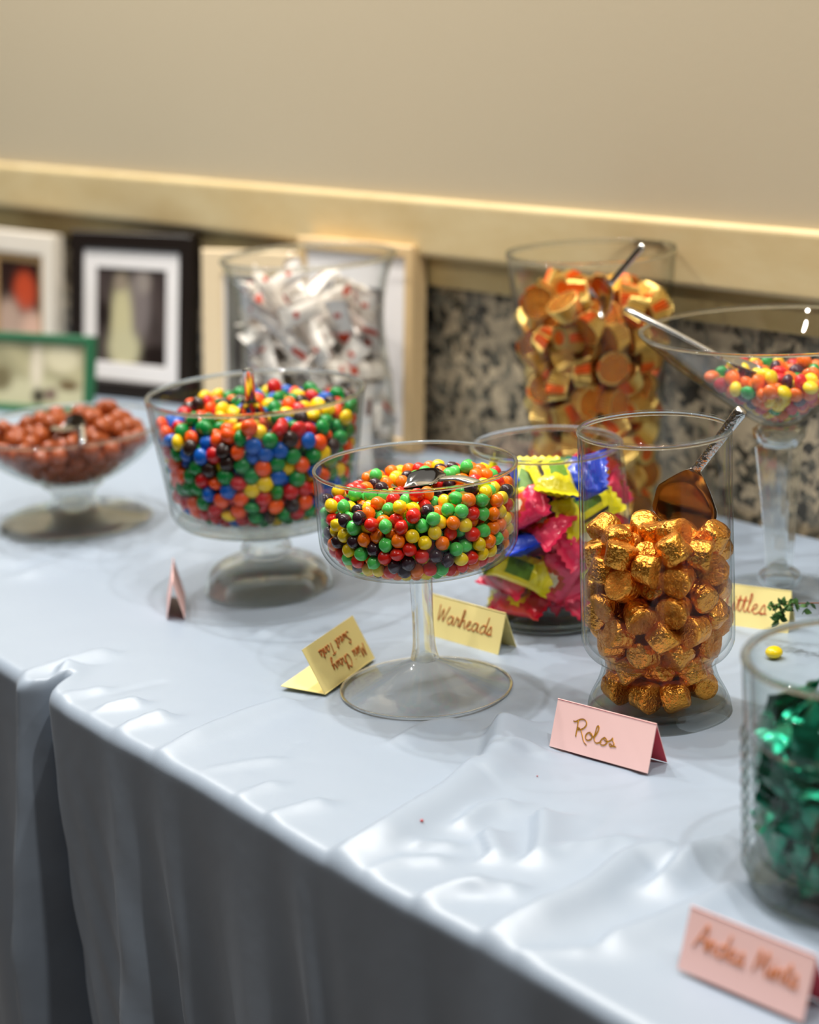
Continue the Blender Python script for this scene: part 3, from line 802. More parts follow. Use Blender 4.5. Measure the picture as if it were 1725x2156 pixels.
# ------------------------------------------------------------------ pleated peanut cups
def cup_geo(seed, lite=False):
    rs = np.random.RandomState(seed); seg = 24 if lite else 60; V = []; F = []; MI = []
    rt, rb, h = .0152, .0108, .0170
    prof = [(0, -h/2, 2), (rb*.6, -h/2-.0002, 2), (rb, -h/2, 0), (rb*1.02, -h/2+.002, 0), (rt*.98, h/2-.001, 0), (rt*1.03, h/2+.0004, 1), (rt*.95, h/2+.0006, 1), (rt*.72, h/2-.0006, 1), (0, h/2-.0002, 1)]
    for i, (r, z, e) in enumerate(prof):
        for j in range(seg):
            a = 2*PI*j/seg; k = 1
            if 2 <= i <= 6: k += (.055 if not lite else .03)*(1 if j % 2 else -1)*(.5 if i == 2 else 1)
            if i == 7: k += (rs.rand()-.5)*.15
            V.append((r*k*math.cos(a), r*k*math.sin(a), z+((rs.rand()-.5)*.0012 if i == 7 else 0)))
    pa = [rs.rand()*6.28 for _ in range(2)]
    for i in range(len(prof)-1):
        for j in range(seg):
            a = 2*PI*j/seg
            F.append((i*seg+j, i*seg+(j+1) % seg, (i+1)*seg+(j+1) % seg, (i+1)*seg+j))
            orange = any(abs((a-q+PI) % (2*PI)-PI) < .33 for q in pa)
            MI.append(1 if (3 <= i <= 5 and orange) or i == 0 else (2 if i >= 6 else 0))
    return V, F, MI
P = settle(176, .0128, [(.0105, .048), (.0140, .053), (.060, .0568), (.130, .0628), (.195, .0693), (.26, .074)], .225, seed=24, tilt=(.13, .05))
pl = lambda p: (p[0]+1.275, p[1]-1.232, p[2])
P = carve(P, [(pl((-1.225, 1.205, .235)), pl((-1.24, 1.20, .212)), .018)])
g = [(*cup_geo(s), ['pale_gold', 'foil_orange', 'gold_end']) for s in range(4)]
typed_fill(pb, P, .0125, g, [(*cup_geo(0, True), ['pale_gold', 'foil_orange', 'gold_end'])], None, 'foil_peanut_cup', 'candy', 'pleated gold peanut cups in the tapered vase',
    lambda i, k, p: f'pleated gold and orange peanut cup {place_words(p, .225, .011, .066, .88)}, tapered vase', 'foil_peanut_cup_filling', 'pleated gold peanut cups in the middle of the tapered vase', 32, end_rot)

# ------------------------------------------------------------------ pillow wrappers
def pillow(L, Wd, T, seed, nx=20, ny=8, crimp=.16, zig=.0011, patch=None, wob=.0012):
    """Sealed film wrapper: puffed middle, flat toothed ends. patch(u, v, side) gives the material index."""
    rs = np.random.RandomState(seed); V = []; F = []; MI = []
    tw = rs.uniform(-.25, .25); bd = rs.uniform(-.12, .12)
    for s in (1, -1):
        for i in range(nx+1):
            u = i/nx; uu = 2*u-1
            e = max(0.0, 1-abs(uu)/(1-crimp)) ; puff = (min(1, e*3.2))**.6 if e > 0 else 0
            for j in range(ny+1):
                v = 2*j/ny-1
                x = uu*L/2+(zig*(1 if (j % 2) else -1) if i in (0, nx) else 0)
                wd = Wd/2*(1-.12*puff)
                zz = s*T/2*puff*max(0, 1-abs(v)**2.4)**.55+s*.00015+(rs.rand()-.5)*wob*(.3+puff)*(abs(v) < .99)
                V.append((x, v*wd, zz+bd*L*uu*uu*.5+tw*v*wd*uu))
    m = (nx+1)*(ny+1)
    for s in (0, 1):
        for i in range(nx):
            for j in range(ny):
                q = [s*m+i*(ny+1)+j, s*m+(i+1)*(ny+1)+j, s*m+(i+1)*(ny+1)+j+1, s*m+i*(ny+1)+j+1]
                F.append(tuple(q) if s == 0 else tuple(q[::-1]))
                MI.append(patch((i+.5)/nx, (j+.5)/ny, s) if patch else 0)
    for i in range(nx):
        for jj in (0, ny):
            a, b = i*(ny+1)+jj, (i+1)*(ny+1)+jj
            F.append((a, b, m+b, m+a)); MI.append(0)
    return V, F, MI

def axis_rot(p, rs):
    ax = Vector(p[-1]-p[0]).normalized(); q = ax.to_track_quat('X', 'Z').to_matrix()
    return q @ Matrix.Rotation(rs.uniform(0, 6.28), 3, 'X')
def lemon_proto():
    o = mesh_obj('wrapped_sour_candy', g[1][0], g[1][1], [M[x] for x in SK[1]], None, True, g[1][2])
    fc = bpy.data.curves.new('print', 'FONT'); fc.body = 'LEMON'; fc.size = .0062; fc.align_x = 'CENTER'
    t = bpy.data.objects.new('print', fc); COL.objects.link(t)
    me = bpy.data.meshes.new_from_object(t.evaluated_get(bpy.context.evaluated_depsgraph_get())); bpy.data.objects.remove(t)
    me.materials.clear(); me.materials.append(M['wrap_print_dark'])
    c = bpy.data.objects.new('lettering', me); COL.objects.link(c); c.parent = o; c.location = (-.001, -.0125, .0085)
    return o
def facing_rot(p, rs):
    """Long side along the bead axis, flat side turned outward as wrappers lie against the glass."""
    ax = Vector(p[-1]-p[0]).normalized(); c = Vector(p.mean(0)); out = Vector((c.x, c.y, .02)).normalized()+Vector((rs.uniform(-.35, .35), rs.uniform(-.35, .35), rs.uniform(-.2, .6)))
    z = (out-ax*out.dot(ax)).normalized(); y = z.cross(ax)
    return Matrix((ax, y, z)).transposed()

# white wrapped bars
def bar_patch(seed):
    rs = np.random.RandomState(seed); c = rs.uniform(.3, .6); s0 = seed % 4
    def f(u, v, s):
        if s0 == 0 and c < u < c+.12 and .2 < v < .8: return 1
        if s0 == 1 and (u < .16) : return 1 if .25 < v < .75 else 0
        if s0 == 2 and .68 < u < .86 and .3 < v < .75: return 2
        if s0 == 3 and .30 < u < .42 and .3 < v < .9: return 1
        if s0 != 2 and .80 < u < .88 and .35 < v < .7: return 1
        return 0
    return f
g = [(*pillow(.096, .024, .012, s+50, 22, 6, .12, .0006, bar_patch(s), .0022), ['wrap_white', 'wrap_print_red', 'wrap_print_brown']) for s in range(6)]
P = settle(84, .0115, [(.0100, .066), (.0130, .0725), (.050, .0770), (.090, .0770), (.130, .0730), (.165, .0720), (.200, .0770), (.228, .087), (.30, .087)], .215, beads=3, gap=.030, seed=41, tilt=(.04, .03))
typed_fill(hv, P, .0115, g, [(*pillow(.096, .025, .011, 50, 8, 4, .12), ['wrap_white', 'wrap_print_red', 'wrap_print_brown'])], None, 'wrapped_candy_bar', 'candy', 'white wrapped bars in the flared vase',
    lambda i, k, p: f'white wrapped bar, {("orange red band", "orange red end", "brown print", "narrow orange band", "broad orange band", "bright orange end")[k]}, {place_words(p, .215, .01, .075, .85)}, flared vase',
    'wrapped_candy_bar_filling', 'white wrapped candy bars in the middle of the flared vase', 33, axis_rot)

# sour candies
def sour_patch(k):
    def f(u, v, s):
        du, dv = u-.5, v-.5
        if k == 1:     # lemon: green label and black line of print
            if .30 < u < .66 and .42 < v < .86: return 1
            if .26 < u < .70 and .18 < v < .28: return 2
        elif k in (0, 4):
            if (du/.20)**2+(dv/.34)**2 < 1: return 1 if (du/.12)**2+(dv/.2)**2 < 1 else 2
        elif k == 2:
            if .25 < u < .5 and abs(dv) < .2+.2*math.sin(u*30): return 1
            if .55 < u < .8 and .25 < v < .75: return 2
        elif k == 3:
            if (du/.18)**2+(dv/.3)**2 < 1: return 1
        return 0
    return f
SK = [['wrap_pink', 'wrap_print_cream', 'wrap_print_red'], ['wrap_lemon', 'wrap_print_green', 'wrap_print_dark'], ['wrap_green', 'wrap_print_cream', 'wrap_print_green'],
      ['wrap_blue', 'silver', 'wrap_print_dark'], ['wrap_red', 'wrap_print_cream', 'wrap_lemon']]
g = [(*pillow(.056, .036, .016, s+70, 24, 12, .2, .0012, sour_patch(s), .0022), SK[s]) for s in range(5)]
P = settle(60, .0108, [(.0110, .044), (.0150, .0465), (.0290, .0470), (.0385, .0530), (.050, .0592), (.066, .0610), (.100, .0600), (.20, .0575)], .125, beads=2, gap=.020, seed=44, tilt=(.10, .10))
typed_fill(wb, P, .0115, [g[0], lemon_proto, g[2], g[3], g[4]], [(*pillow(.052, .034, .014, 70, 8, 4, .2), SK[s]) for s in range(5)], lambda rs, n: rs.choice(5, n, p=[.40, .22, .12, .12, .14]), 'wrapped_sour_candy', 'candy', 'wrapped sour candies in the wide jar',
    lambda i, k, p: f'{("bright pink", "lemon yellow", "dark green", "royal blue", "crimson")[k]} wrapped sour candy {place_words(p, .125, .01, .058, .8)}, wide jar',
    'wrapped_sour_candy_filling', 'wrapped sour candies in the middle of the wide jar', 34, facing_rot)

# green foil mints
g = [(*pillow(.042, .023, .0065, s+90, 14, 6, .10, .0004, None, .0018), ['wrap_mint']) for s in range(3)]
P = settle(175, .0070, [(.0190, .048), (.0230, .0560), (.040, .0585), (.080, .0598), (.134, .0612)], .10, beads=2, gap=.017, seed=47, tilt=(-.05, .05))
typed_fill(nj, P, .0080, g, [(*pillow(.044, .022, .007, 90, 6, 4, .1), ['wrap_mint'])], None, 'foil_mint', 'candy', 'green foil mints in the ribbed jar',
    lambda i, k, p: f'emerald foil wrapped mint {place_words(p, .10, .02, .058, .8)}, ribbed near jar', 'foil_mint_filling', 'emerald foil mints in the middle of the ribbed jar', 35, facing_rot)

# ------------------------------------------------------------------ scoops and spoons
def blade_geo(neck, end, up, width, depth, w0=.3, n=14, mm=10, round_end=.5, thick=.0006):
    neck, end, up = Vector(neck), Vector(end), Vector(up)
    ax = (end-neck); L = ax.length; ax.normalize(); up = (up-ax*up.dot(ax)).normalized(); sd = ax.cross(up)
    G = []
    for s in (0, 1):
        for i in range(n+1):
            a = i/n
            wv = width*(w0+(1-w0)*min(1, a/.45)**.8)
            if a > 1-round_end*.5: wv *= math.sqrt(max(.05, 1-((a-1+round_end*.5)/(round_end*.5))**2*.75))
            dp = depth*min(1, a/.35)
            for j in range(mm+1):
                t = 2*j/mm-1
                G.append(neck+ax*(L*a)+sd*(wv/2*t)-up*(dp*(1-t*t))+up*(.15*depth*math.sin(a*PI))-up*thick*s)
    F = []; m = (n+1)*(mm+1)
    for s in (0, 1):
        for i in range(n):
            for j in range(mm):
                q = [s*m+i*(mm+1)+j, s*m+(i+1)*(mm+1)+j, s*m+(i+1)*(mm+1)+j+1, s*m+i*(mm+1)+j+1]
                F.append(tuple(q if s == 0 else q[::-1]))
    rim = [i*(mm+1) for i in range(n+1)]+[n*(mm+1)+j for j in range(1, mm+1)]+[i*(mm+1)+mm for i in range(n-1, -1, -1)]+[j for j in range(mm-1, 0, -1)]
    for a, b in zip(rim, rim[1:]+rim[:1]): F.append((a, b, m+b, m+a))
    return G, F

def scoop(label, tip, neck, end, up, width, depth, hw=.0035, flat=.35, hm='steel', w0=.3, bow=0, tipw=1.5, grp=None, name='serving_scoop'):
    t = Vector(tip)+Vector((0, 0, T0)); r = empty(name, t)
    loc = lambda p: Vector(p)-Vector(tip)
    mid = (loc(tip)+loc(neck))/2+Vector((0, 0, bow))
    pts = catmull([loc(tip), mid, loc(neck)], 8)
    nn = len(pts); rad = [hw*(tipw-(tipw-1)*min(1, k/nn*1.6)) for k in range(nn)]; rad[0] *= .8
    v, f = tube_geo(pts, rad, 12, flat, up)
    mesh_obj('handle', v, f, M[hm], r)
    v, f = blade_geo(loc(neck), loc(end), up, width, depth, w0)
    mesh_obj('scoop_blade', v, f, M['steel'], r)
    return tag(r, label, 'scoop', grp)
scoop('steel serving scoop leaning in the pinched jar of gold caramels, handle over the rim', (-.8440, .9500, .2150), (-.8778, .9412, .1700), (-.9060, .9530, .1180), (.50, -.80, .30), .046, .007, .0036, .6, 'steel_worn', .12, 0, 1.3)
scoop('steel scoop standing upright in the trifle bowl, flat handle reflecting red candies', (-1.2895, .8600, .2030), (-1.3010, .8687, .1730), (-1.2960, .866, .143), (.78, -.60, -.35), .026, .006, .0045, .25, 'steel', .5, 0, 1.0)
scoop('small polished scoop lying sunk in the chewy candies of the stemmed bowl', (-.9830, .8370, .1640), (-1.0164, .8324, .1625), (-1.0600, .8300, .1560), (-.1, -.25, 1), .032, .007, .0040, .35, 'steel', .35, .002, 1.1)
scoop('round headed scoop sticking up out of the tapered vase of peanut cups', (-1.1720, 1.1948, .2700), (-1.2010, 1.1830, .2360), (-1.2350, 1.1950, .2120), (.35, -.85, .30), .036, .007, .0030, .5, 'steel', .3, 0, 1.1)
scoop('long handled spoon resting across the rim of the martini vase', (-1.1030, 1.1031, .2350), (-1.0182, 1.1223, .2020), (-1.0060, 1.162, .1860), (.2, -.2, 1), .024, .005, .0026, .6, 'steel', .3, .001, 1.4, name='serving_spoon')
scoop('small scoop with short handle lying on the brown chocolates of the glass dish', (-1.5740, .8600, .0990), (-1.6000, .8740, .1080), (-1.6480, .8780, .1060), (.05, -.45, 1), .030, .006, .0040, .35, 'steel', .4, 0, 1.0)
scoop('bright steel scoop in the ribbed jar of green mints, cut by the picture edge', (-.5250, .8700, .185), (-.5850, .8080, .1230), (-.6430, .7660, .0900), (.1, -.25, 1), .030, .005, .0045, .3, 'steel', .6, 0, 1.2)

# ------------------------------------------------------------------ lettering
GL = {
 'a': (1.25, [[(.85, .85), (.5, 1), (.12, .65), (.12, .25), (.4, 0), (.72, .3), (.9, .95), (.92, .5), (.95, .1), (1.25, .1)]]),
 'r': (.8, [[(0, .1), (.12, .6), (.2, 1.1), (.28, .85), (.6, .9), (.55, .5), (.55, .15), (.8, .1)]]),
 'h': (1.05, [[(0, .1), (.4, 1.5), (.38, 2.0), (.2, 1.9), (.15, 0), (.3, .7), (.62, .95), (.75, .5), (.78, .1), (1.05, .1)]]),
 'e': (.9, [[(0, .3), (.5, .6), (.6, .9), (.38, 1), (.17, .6), (.25, .15), (.55, 0), (.9, .2)]]),
 'd': (1.2, [[(.9, .8), (.55, 1), (.15, .6), (.2, .15), (.5, 0), (.85, .5), (1.02, 2.0), (.95, .3), (1.2, .1)]]),
 's': (.85, [[(0, .1), (.4, 1.05), (.6, .6), (.62, .2), (.3, 0), (.15, .15), (.5, .1), (.85, .1)]]),
 't': (.6, [[(0, .1), (.32, 1.7), (.3, .25), (.6, .1)], [(.02, 1.2), (.6, 1.3)]]),
 'i': (.5, [[(0, .1), (.27, 1), (.25, .2), (.5, .1)], [(.3, 1.45), (.34, 1.52)]]),
 'l': (.5, [[(0, .1), (.38, 1.5), (.34, 2.0), (.2, 1.8), (.2, .3), (.5, .1)]]),
 'n': (.95, [[(0, .1), (.15, .95), (.17, 0), (.3, .7), (.58, 1), (.7, .5), (.7, .15), (.95, .1)]]),
 'y': (.95, [[(0, .9), (.15, .3), (.45, .1), (.75, .9), (.72, -.5), (.42, -.95), (.25, -.7), (.95, .15)]]),
 'w': (1.2, [[(0, .9), (.15, .1), (.4, .1), (.5, .8), (.6, .1), (.88, .1), (1.0, .9), (1.2, .8)]]),
 'k': (.8, [[(0, .1), (.35, 1.5), (.32, 2.0), (.18, 1.8), (.15, 0)], [(.15, .45), (.55, 1), (.32, .6), (.8, .1)]]),
 'W': (1.6, [[(0, 2.0), (.22, .15), (.7, 1.6), (.95, .15), (1.5, 2.0)]]),
 'M': (1.5, [[(0, 0), (.22, 1.9), (.6, .5), (1.0, 1.9), (1.25, .1), (1.4, .1)]]),
 'C': (1.2, [[(1.1, 1.6), (.7, 2), (.2, 1.4), (.2, .5), (.7, 0), (1.2, .3)]]),
 'S': (1.1, [[(1.0, 1.7), (.6, 2.1), (.2, 1.6), (.8, .9), (.8, .2), (.3, 0), (0, .3)]]),
 'T': (1.2, [[(0, 1.8), (.6, 2.0), (1.25, 1.95)], [(.65, 2), (.6, 1), (.5, 0)]]),
 'A': (1.3, [[(0, 0), (.45, 1.2), (.85, 2.1), (1.05, 1), (1.25, 0)], [(.3, .8), (1.1, .8)]]),
 ' ': (.9, []),
}
def word(text, x, y, h, slant=.12):
    """Strokes of a handwritten word; x-height h/2."""
    S = []; s = h/2
    for ch in text:
        adv, st = GL[ch]
        for q in st: S.append([(x+(px+slant*py)*s, y+py*s) for px, py in q])
        x += adv*s
    return S, x
def letter_geo(strokes, f, r):
    parts = []
    for q in strokes:
        P = [f(*p) for p in catmull(q, 5)]
        parts.append(tube_geo(P, r, 6))
    return join_geo(parts)

def card_from(label, A, B, D, h, outer, inner, writing=None, ink='ink_brown', r=.00040, shade=None, ridge=None):
    """Folded place card: A, B bottom corners of the written panel, D the vector to the other panel's foot."""
    A = Vector((A[0], A[1], 0)); B = Vector((B[0], B[1], 0)); D = Vector((D[0], D[1], 0))
    root = empty('place_card', (A.x, A.y, T0)); tag(root, label, 'card')
    B = B-A; Lc = B.length; th = .0005
    R0 = D*.5+Vector((0, 0, h)); R1 = B+R0
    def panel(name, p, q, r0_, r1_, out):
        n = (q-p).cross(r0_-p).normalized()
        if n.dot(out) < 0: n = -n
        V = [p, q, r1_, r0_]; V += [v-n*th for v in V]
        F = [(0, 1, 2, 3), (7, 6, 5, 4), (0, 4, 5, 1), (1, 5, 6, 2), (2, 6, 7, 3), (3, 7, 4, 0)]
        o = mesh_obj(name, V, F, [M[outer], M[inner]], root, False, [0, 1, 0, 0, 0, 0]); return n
    n = panel('front_panel', Vector((0, 0, 0)), B, R0, R1, -D)
    panel('back_panel', D, B+D, R0, R1, D)
    if writing:
        up = R0.copy(); upL = up.length; up.normalize(); ex = B.normalized()
        f = lambda x, y: ex*(x)+up*(y)+n*.0002
        strokes = writing(Lc, upL)
        if shade:
            v, fc = letter_geo(strokes, lambda x, y: ex*(x+.0003)+up*(y-.0003)+n*.0001, r*1.35); mesh_obj('lettering', v, fc, M[shade], root)
        v, fc = letter_geo(strokes, f, r); mesh_obj('lettering', v, fc, M[ink], root)
    return root

def rolos(L, H):
    S = [[(500, 470), (480, 600), (462, 692)], [(435, 488), (470, 492), (520, 468), (570, 465), (605, 500), (600, 550), (560, 590), (500, 605), (485, 585), (510, 580), (530, 610), (545, 660), (560, 730), (580, 780), (605, 805)],
         [(660, 640), (620, 650), (595, 690), (600, 730), (635, 745), (670, 725), (685, 690), (670, 655), (650, 650), (665, 680), (710, 695), (750, 640), (770, 580), (765, 555), (745, 570), (725, 640), (708, 700), (710, 750), (735, 780), (770, 775), (800, 760)],
         [(850, 705), (810, 730), (787, 765), (795, 800), (835, 808), (870, 785), (875, 745), (855, 715), (835, 720), (850, 750), (890, 760), (930, 740), (950, 715), (945, 745), (965, 790), (950, 820), (915, 825), (905, 800), (925, 795), (955, 825), (990, 828)]]
    # affine from the drawn sheet to the panel (x along, y up)
    a = np.array([[1284., -116.], [352., 645.]]); inv = np.linalg.inv(a)
    out = []
    for q in S:
        o = []
        for x, y in q:
            u, v = inv@np.array([x-225., y-180.]); o.append((u*L, (1-v)*H))
        out.append(o)
    return out
card_from('pink folded place card lettered Rolos in gold, standing before the tall jar', (-.8998, .8192), (-.8206, .8314), (-.0040, .0225), .0305, 'pink', 'card_inner', rolos, 'ink_dark', .00026, 'ink_gold')
def centred(lines, h, gap=0):
    def f(L, H):
        out = []
        for k, (t, cy_) in enumerate(lines):
            _, wd = word(t, 0, 0, h); S, _ = word(t, (L-wd)/2, H*cy_, h); out += S
        return out
    return f
card_from('pale yellow place card lettered Warheads, behind the stem of the tall footed bowl', (-1.1402, .9095), (-1.0604, .9159), (-.0032, .0220), .0305, 'yellow_card', 'yellow_card', centred([('Warheads', .38)], .0135), 'ink_brown', .00038)
card_from('pale yellow place card lettered Skittles, between tall jar and martini vase', (-1.0080, 1.073), (-.9325, 1.1000), (-.0120, .0230), .0305, 'yellow_card', 'yellow_card',
    lambda L, H: word('Skittles', L*.22, H*.36, .0150)[0], 'ink_red', .00042)
card_from('pink place card lettered Andes Mints, nearest the camera at the bottom right', (-.6327, .6600), (-.5538, .6642), (-.0012, .0230), .0315, 'pink', 'card_inner', centred([('Andes Mints', .42)], .0125), 'ink_orange', .00050)
card_from('small pink place card seen end on, in front of the trifle bowl', (-1.3282, .7877), (-1.387, .8255), (.0106, .0113), .0320, 'pink', 'card_inner')

def tipped_card():
    """Card fallen over: one half flat on the cloth, the other half standing over it with its writing upside down."""
    A = Vector((-1.0877, .7724, 0)); B = Vector((-1.1232, .8460, 0)); root = empty('place_card', (A.x, A.y, T0))
    tag(root, 'tipped over pale yellow place card with upside down writing, left of the wide glass foot', 'card')
    e = (B-A).normalized(); L = (B-A).length; n = Vector((-e.y, e.x, 0));
    if n.dot(Vector((-.9, -.435, 0))) < 0: n = -n
    W = .037; up = (n*.46+Vector((0, 0, .89))).normalized(); th = .0005
    def panel(name, d, inw):
        V = [Vector((0, 0, .0004)), e*L+Vector((0, 0, .0004)), e*L+d*W+Vector((0, 0, .0004)), d*W+Vector((0, 0, .0004))]; V += [v+inw*th for v in V]
        F = [(0, 1, 2, 3), (7, 6, 5, 4), (0, 4, 5, 1), (1, 5, 6, 2), (2, 6, 7, 3), (3, 7, 4, 0)]
        mesh_obj(name, V, F, [M['yellow_card']], root, False)
    flat = (n*.985+Vector((0, 0, .06))).normalized()
    panel('back_panel', flat, Vector((0, 0, 1))); nn = e.cross(up).normalized()
    if nn.dot(-n) < 0: nn = -nn
    panel('front_panel', up, -nn)
    # writing turned round: text x runs from B to A, text y runs towards the fold
    f = lambda x, y: e*(L-x)+up*(W-y)+Vector((0, 0, .0004))+nn*.0003
    _, w1 = word('Mini Chewy', 0, 0, .0095); _, w2 = word('Sweet Tarts', 0, 0, .0095)
    S = word('Mini Chewy', .006, .0215, .0100)[0]+word('Sweet Tarts', .016, .0075, .0088)[0]
    S = [[(x*1.05, y) for x, y in q] for q in S]
    v, fc = letter_geo(S, f, .00034); mesh_obj('lettering', v, fc, M['ink_brown'], root)
tipped_card()

# ------------------------------------------------------------------ picture frames
def paint_mat(name):
    m = bpy.data.materials.new(name); m.use_nodes = True; nt = m.node_tree
    a = nt.nodes.new('ShaderNodeVertexColor'); a.layer_name = 'print'
    nt.links.new(a.outputs[0], nt.nodes['Principled BSDF'].inputs['Base Color']); nt.nodes['Principled BSDF'].inputs['Roughness'].default_value = .35
    return m
M['print'] = paint_mat('photographic_print')
def print_obj(parent, x0, x1, z0, z1, y, bg, blobs, n=44):
    V = []; F = []; Cc = []
    for j in range(n+1):
        for i in range(n+1):
            u, v = i/n, j/n; V.append((x0+(x1-x0)*u, y, z0+(z1-z0)*v))
            c = np.array(srgb(*bg)[:3])*(.85+.3*math.sin(u*9+v*5)**2)
            for bu, bv, su, sv, col in blobs:
                k = 1/(1+math.exp(-9*(1-math.hypot((u-bu)/su, (v-bv)/sv)))); c = c*(1-k)+np.array(srgb(*col)[:3])*k
            Cc.append((*c, 1))
    for j in range(n):
        for i in range(n): F.append((j*(n+1)+i, j*(n+1)+i+1, (j+1)*(n+1)+i+1, (j+1)*(n+1)+i))
    o = mesh_obj('photo_print', V, F, M['print'], parent, False)
    at_ = o.data.color_attributes.new('print', 'FLOAT_COLOR', 'POINT')
    at_.data.foreach_set('color', [x for c in Cc for x in c]); return o

def ring(name, parent, x, z0, z1, b, y0, y1, mt, bv=.002):
    """Mitred moulding around an opening."""
    bm = bmesh.new()
    prof = [(0, y1), (0, y0+bv), (bv, y0), (b-bv*1.5, y0), (b, y0+bv*1.5), (b, y1)]
    corners = lambda t: [(-x+t, z0+t), (x-t, z0+t), (x-t, z1-t), (-x+t, z1-t)]
    L = [[bm.verts.new((cx, y, cz)) for cx, cz in corners(t)] for t, y in prof]
    for a, c in zip(L, L[1:]+L[:1]):
        for k in range(4): bm.faces.new((a[k], a[(k+1) % 4], c[(k+1) % 4], c[k]))
    bmesh.ops.recalc_face_normals(bm, faces=bm.faces)
    return finish(name, bm, mt, parent, smooth=False)

def frame(label, cx, cyy, yaw, lean, wd, ht, b, depth, mt, matw, matm, bg, blobs, mat2=None):
    r = empty('picture_frame', (cx, cyy, T0+.001)); r.rotation_euler = Euler((-math.radians(lean), 0, math.radians(yaw)), 'XYZ')
    tag(r, label, 'picture frame')
    x = wd/2
    ring('frame_moulding', r, x, 0, ht, b, 0, depth, mt)
    bevel_box('backing_board', -x+.003, x-.003, depth-.004, depth-.001, .003, ht-.003, M['table_wood'], r, .0004, 1)
    if matw: ring('mat_board', r, x-b+.001, b-.001, ht-b+.001, matw+.001, .004, .0055, matm, .0004)
    if mat2: ring('inner_mat', r, x-b-matw+.001, b+matw-.001, ht-b-matw+.001, .008, .0046, .0058, mat2, .0003)
    q = b+matw+(.006 if mat2 else 0)
    print_obj(r, -x+q-.001, x-q+.001, q-.001, ht-q+.001, .0062, bg, blobs)
    v, f = box_geo(-.012, .012, depth, depth+.0015, .004, ht*.55); mesh_obj('easel_strut', v, f, M['table_wood'], r, False)
    return r
M['black_wood'] = mat('black_painted_wood', srgb(28, 20, 16), .4)
M['white_wood'] = mat('white_painted_wood', srgb(232, 222, 206), .5)
M['cream_wood'] = mat('cream_wood', srgb(232, 210, 172), .5)
M['tan_wood'] = mat('light_oak', srgb(214, 184, 136), .5)
M['green_wood'] = mat('green_painted_wood', srgb(40, 104, 68), .5)
M['mat_white'] = mat('white_mat_board', srgb(236, 232, 230), .8)
M['mat_tan'] = mat('tan_mat_board', srgb(176, 140, 92), .8)
frame('black picture frame with white mat and a photo of a couple, behind the chocolate dish', -2.130, 1.234, 15, 8, .212, .210, .023, .018, M['black_wood'], .022, M['mat_white'],
      (70, 60, 58), [(.60, .62, .16, .36, (128, 118, 116)), (.66, .86, .10, .12, (150, 140, 132)), (.36, .40, .15, .46, (206, 198, 156)), (.40, .16, .22, .20, (204, 198, 160)), (.34, .84, .09, .09, (150, 136, 120)), (.85, .1, .2, .12, (26, 16, 14)), (.10, .5, .10, .14, (38, 28, 26))])
frame('white picture frame with tan inner mat, partly outside the left edge', -2.448, 1.246, 4, 6, .190, .190, .030, .016, M['white_wood'], .004, M['mat_tan'],
      (42, 22, 18), [(.62, .62, .25, .24, (196, 74, 40)), (.80, .12, .34, .26, (222, 180, 156)), (.25, .2, .3, .3, (190, 160, 140))], M['mat_tan'])
frame('small green picture frame with a pale group photo, standing before the black frame', -2.166, 1.100, 22, 12, .215, .1010, .0115, .012, M['green_wood'], 0, None,
      (176, 168, 132), [(.5, .12, .6, .3, (206, 200, 164)), (.60, .62, .05, .34, (226, 214, 190)), (.80, .75, .14, .2, (222, 212, 178)), (.62, .16, .05, .12, (50, 44, 34)), (.72, .20, .05, .1, (120, 96, 86)), (.86, .35, .08, .08, (110, 90, 60)), (.3, .4, .1, .2, (120, 110, 80))])
frame('cream picture frame with a grey portrait, left of the flared vase', -1.880, 1.256, 19, 6, .150, .203, .030, .016, M['cream_wood'], .003, M['mat_white'],
      (110, 108, 100), [(.35, .35, .22, .3, (40, 34, 32)), (.7, .3, .3, .5, (170, 158, 156)), (.45, .82, .2, .12, (120, 116, 104))])
frame('tall light oak picture frame with wide white mat, behind the flared vase', -1.710, 1.272, 4.6, 5, .190, .224, .014, .022, M['tan_wood'], .036, M['mat_white'],
      (120, 116, 120), [(.5, .5, .3, .4, (96, 100, 112)), (.5, .8, .2, .12, (150, 130, 120))])

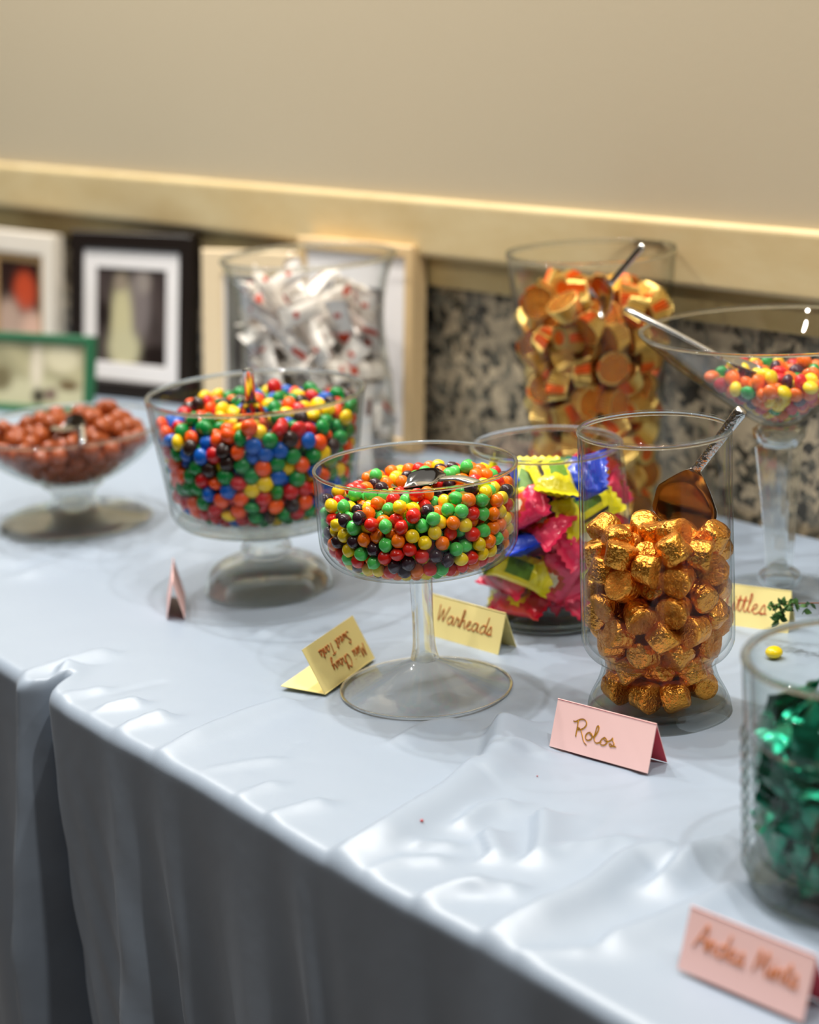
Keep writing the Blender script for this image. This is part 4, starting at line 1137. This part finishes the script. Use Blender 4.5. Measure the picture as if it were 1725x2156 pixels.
# ------------------------------------------------------------------ thyme sprig, crumbs
def sprig():
    r = empty('thyme_sprig', (-.9247, 1.0684, T0)); tag(r, 'thin green thyme sprig reaching in from the right edge over the yellow card', 'herb sprig')
    pts = catmull([(0, 0, .032), (.016, .004, .036), (.041, .009, .041), (.072, .016, .044), (.11, .026, .034), (.15, .034, .012), (.17, .038, .0015)], 8)
    v, f = tube_geo(pts, [.0003+.0006*k/len(pts) for k in range(len(pts))], 6); mesh_obj('stem', v, f, M['twig'], r)
    br = catmull([(.014, .004, .0355), (.012, .002, .028), (.009, .001, .022)], 5); v, f = tube_geo(br, .0003, 5); mesh_obj('side_stem', v, f, M['leaf'], r)
    lv = []; lf = []
    for i in range(7):
        u = i/6; wd = .0013*math.sin(PI*min(1, u*1.02+.02))+.00005
        for j, s in enumerate((-1, 0, 1)): lv.append((u*.0050, s*wd, -.0004*abs(s)+.0006*math.sin(u*3)))
    for i in range(6):
        for j in range(2): lf.append((i*3+j, (i+1)*3+j, (i+1)*3+j+1, i*3+j+1))
    proto = None; rs = random.Random(5)
    spots = [(pts[k], 1) for k in list(range(0, 12)) for _ in range(2)]+[(pts[k], .9) for k in range(14, 44, 3)]+[(b_, 1.1) for b_ in br for _ in (0, 1)]
    spots += [((.030+rs.uniform(-.003, .003), .008, .034+rs.uniform(-.006, .004)), 1.1) for _ in range(4)]
    for p, sc in spots:
        if proto is None: o = proto = mesh_obj('leaf', lv, lf, M['leaf'], r)
        else: o = proto.copy(); COL.objects.link(o)
        o.parent = r; o.location = p; o.rotation_euler = (rs.uniform(0, 6.3), rs.uniform(-1, 1), rs.uniform(0, 6.3)); o.scale = (sc*1.35, sc*1.5, sc*1.3)
sprig()
cloth = bpy.data.objects['tablecloth']
def cloth_z(x, y):
    co = np.empty(len(cloth.data.vertices)*3); cloth.data.vertices.foreach_get('co', co); co = co.reshape(-1, 3)
    k = np.argmin((co[:, 0]-x)**2+(co[:, 1]-y)**2+np.where(co[:, 2] < TZ-.009, 9, 0)); return float(co[k, 2])
for (x, y), s, lb in (((-.8562, .6733), 1.0, 'tiny red crumb on the cloth near the front edge of the table'), ((-.868, .779), .5, 'minute red speck on the cloth below the pink lettered card')):
    o = mesh_obj('candy_crumb', *sphero(.0011*s, .0007*s, 8, 6, .4, 3), [M['shell_red']]); o.location = (x, y, cloth_z(x, y)+.0007*s); tag(o, lb, 'crumb')
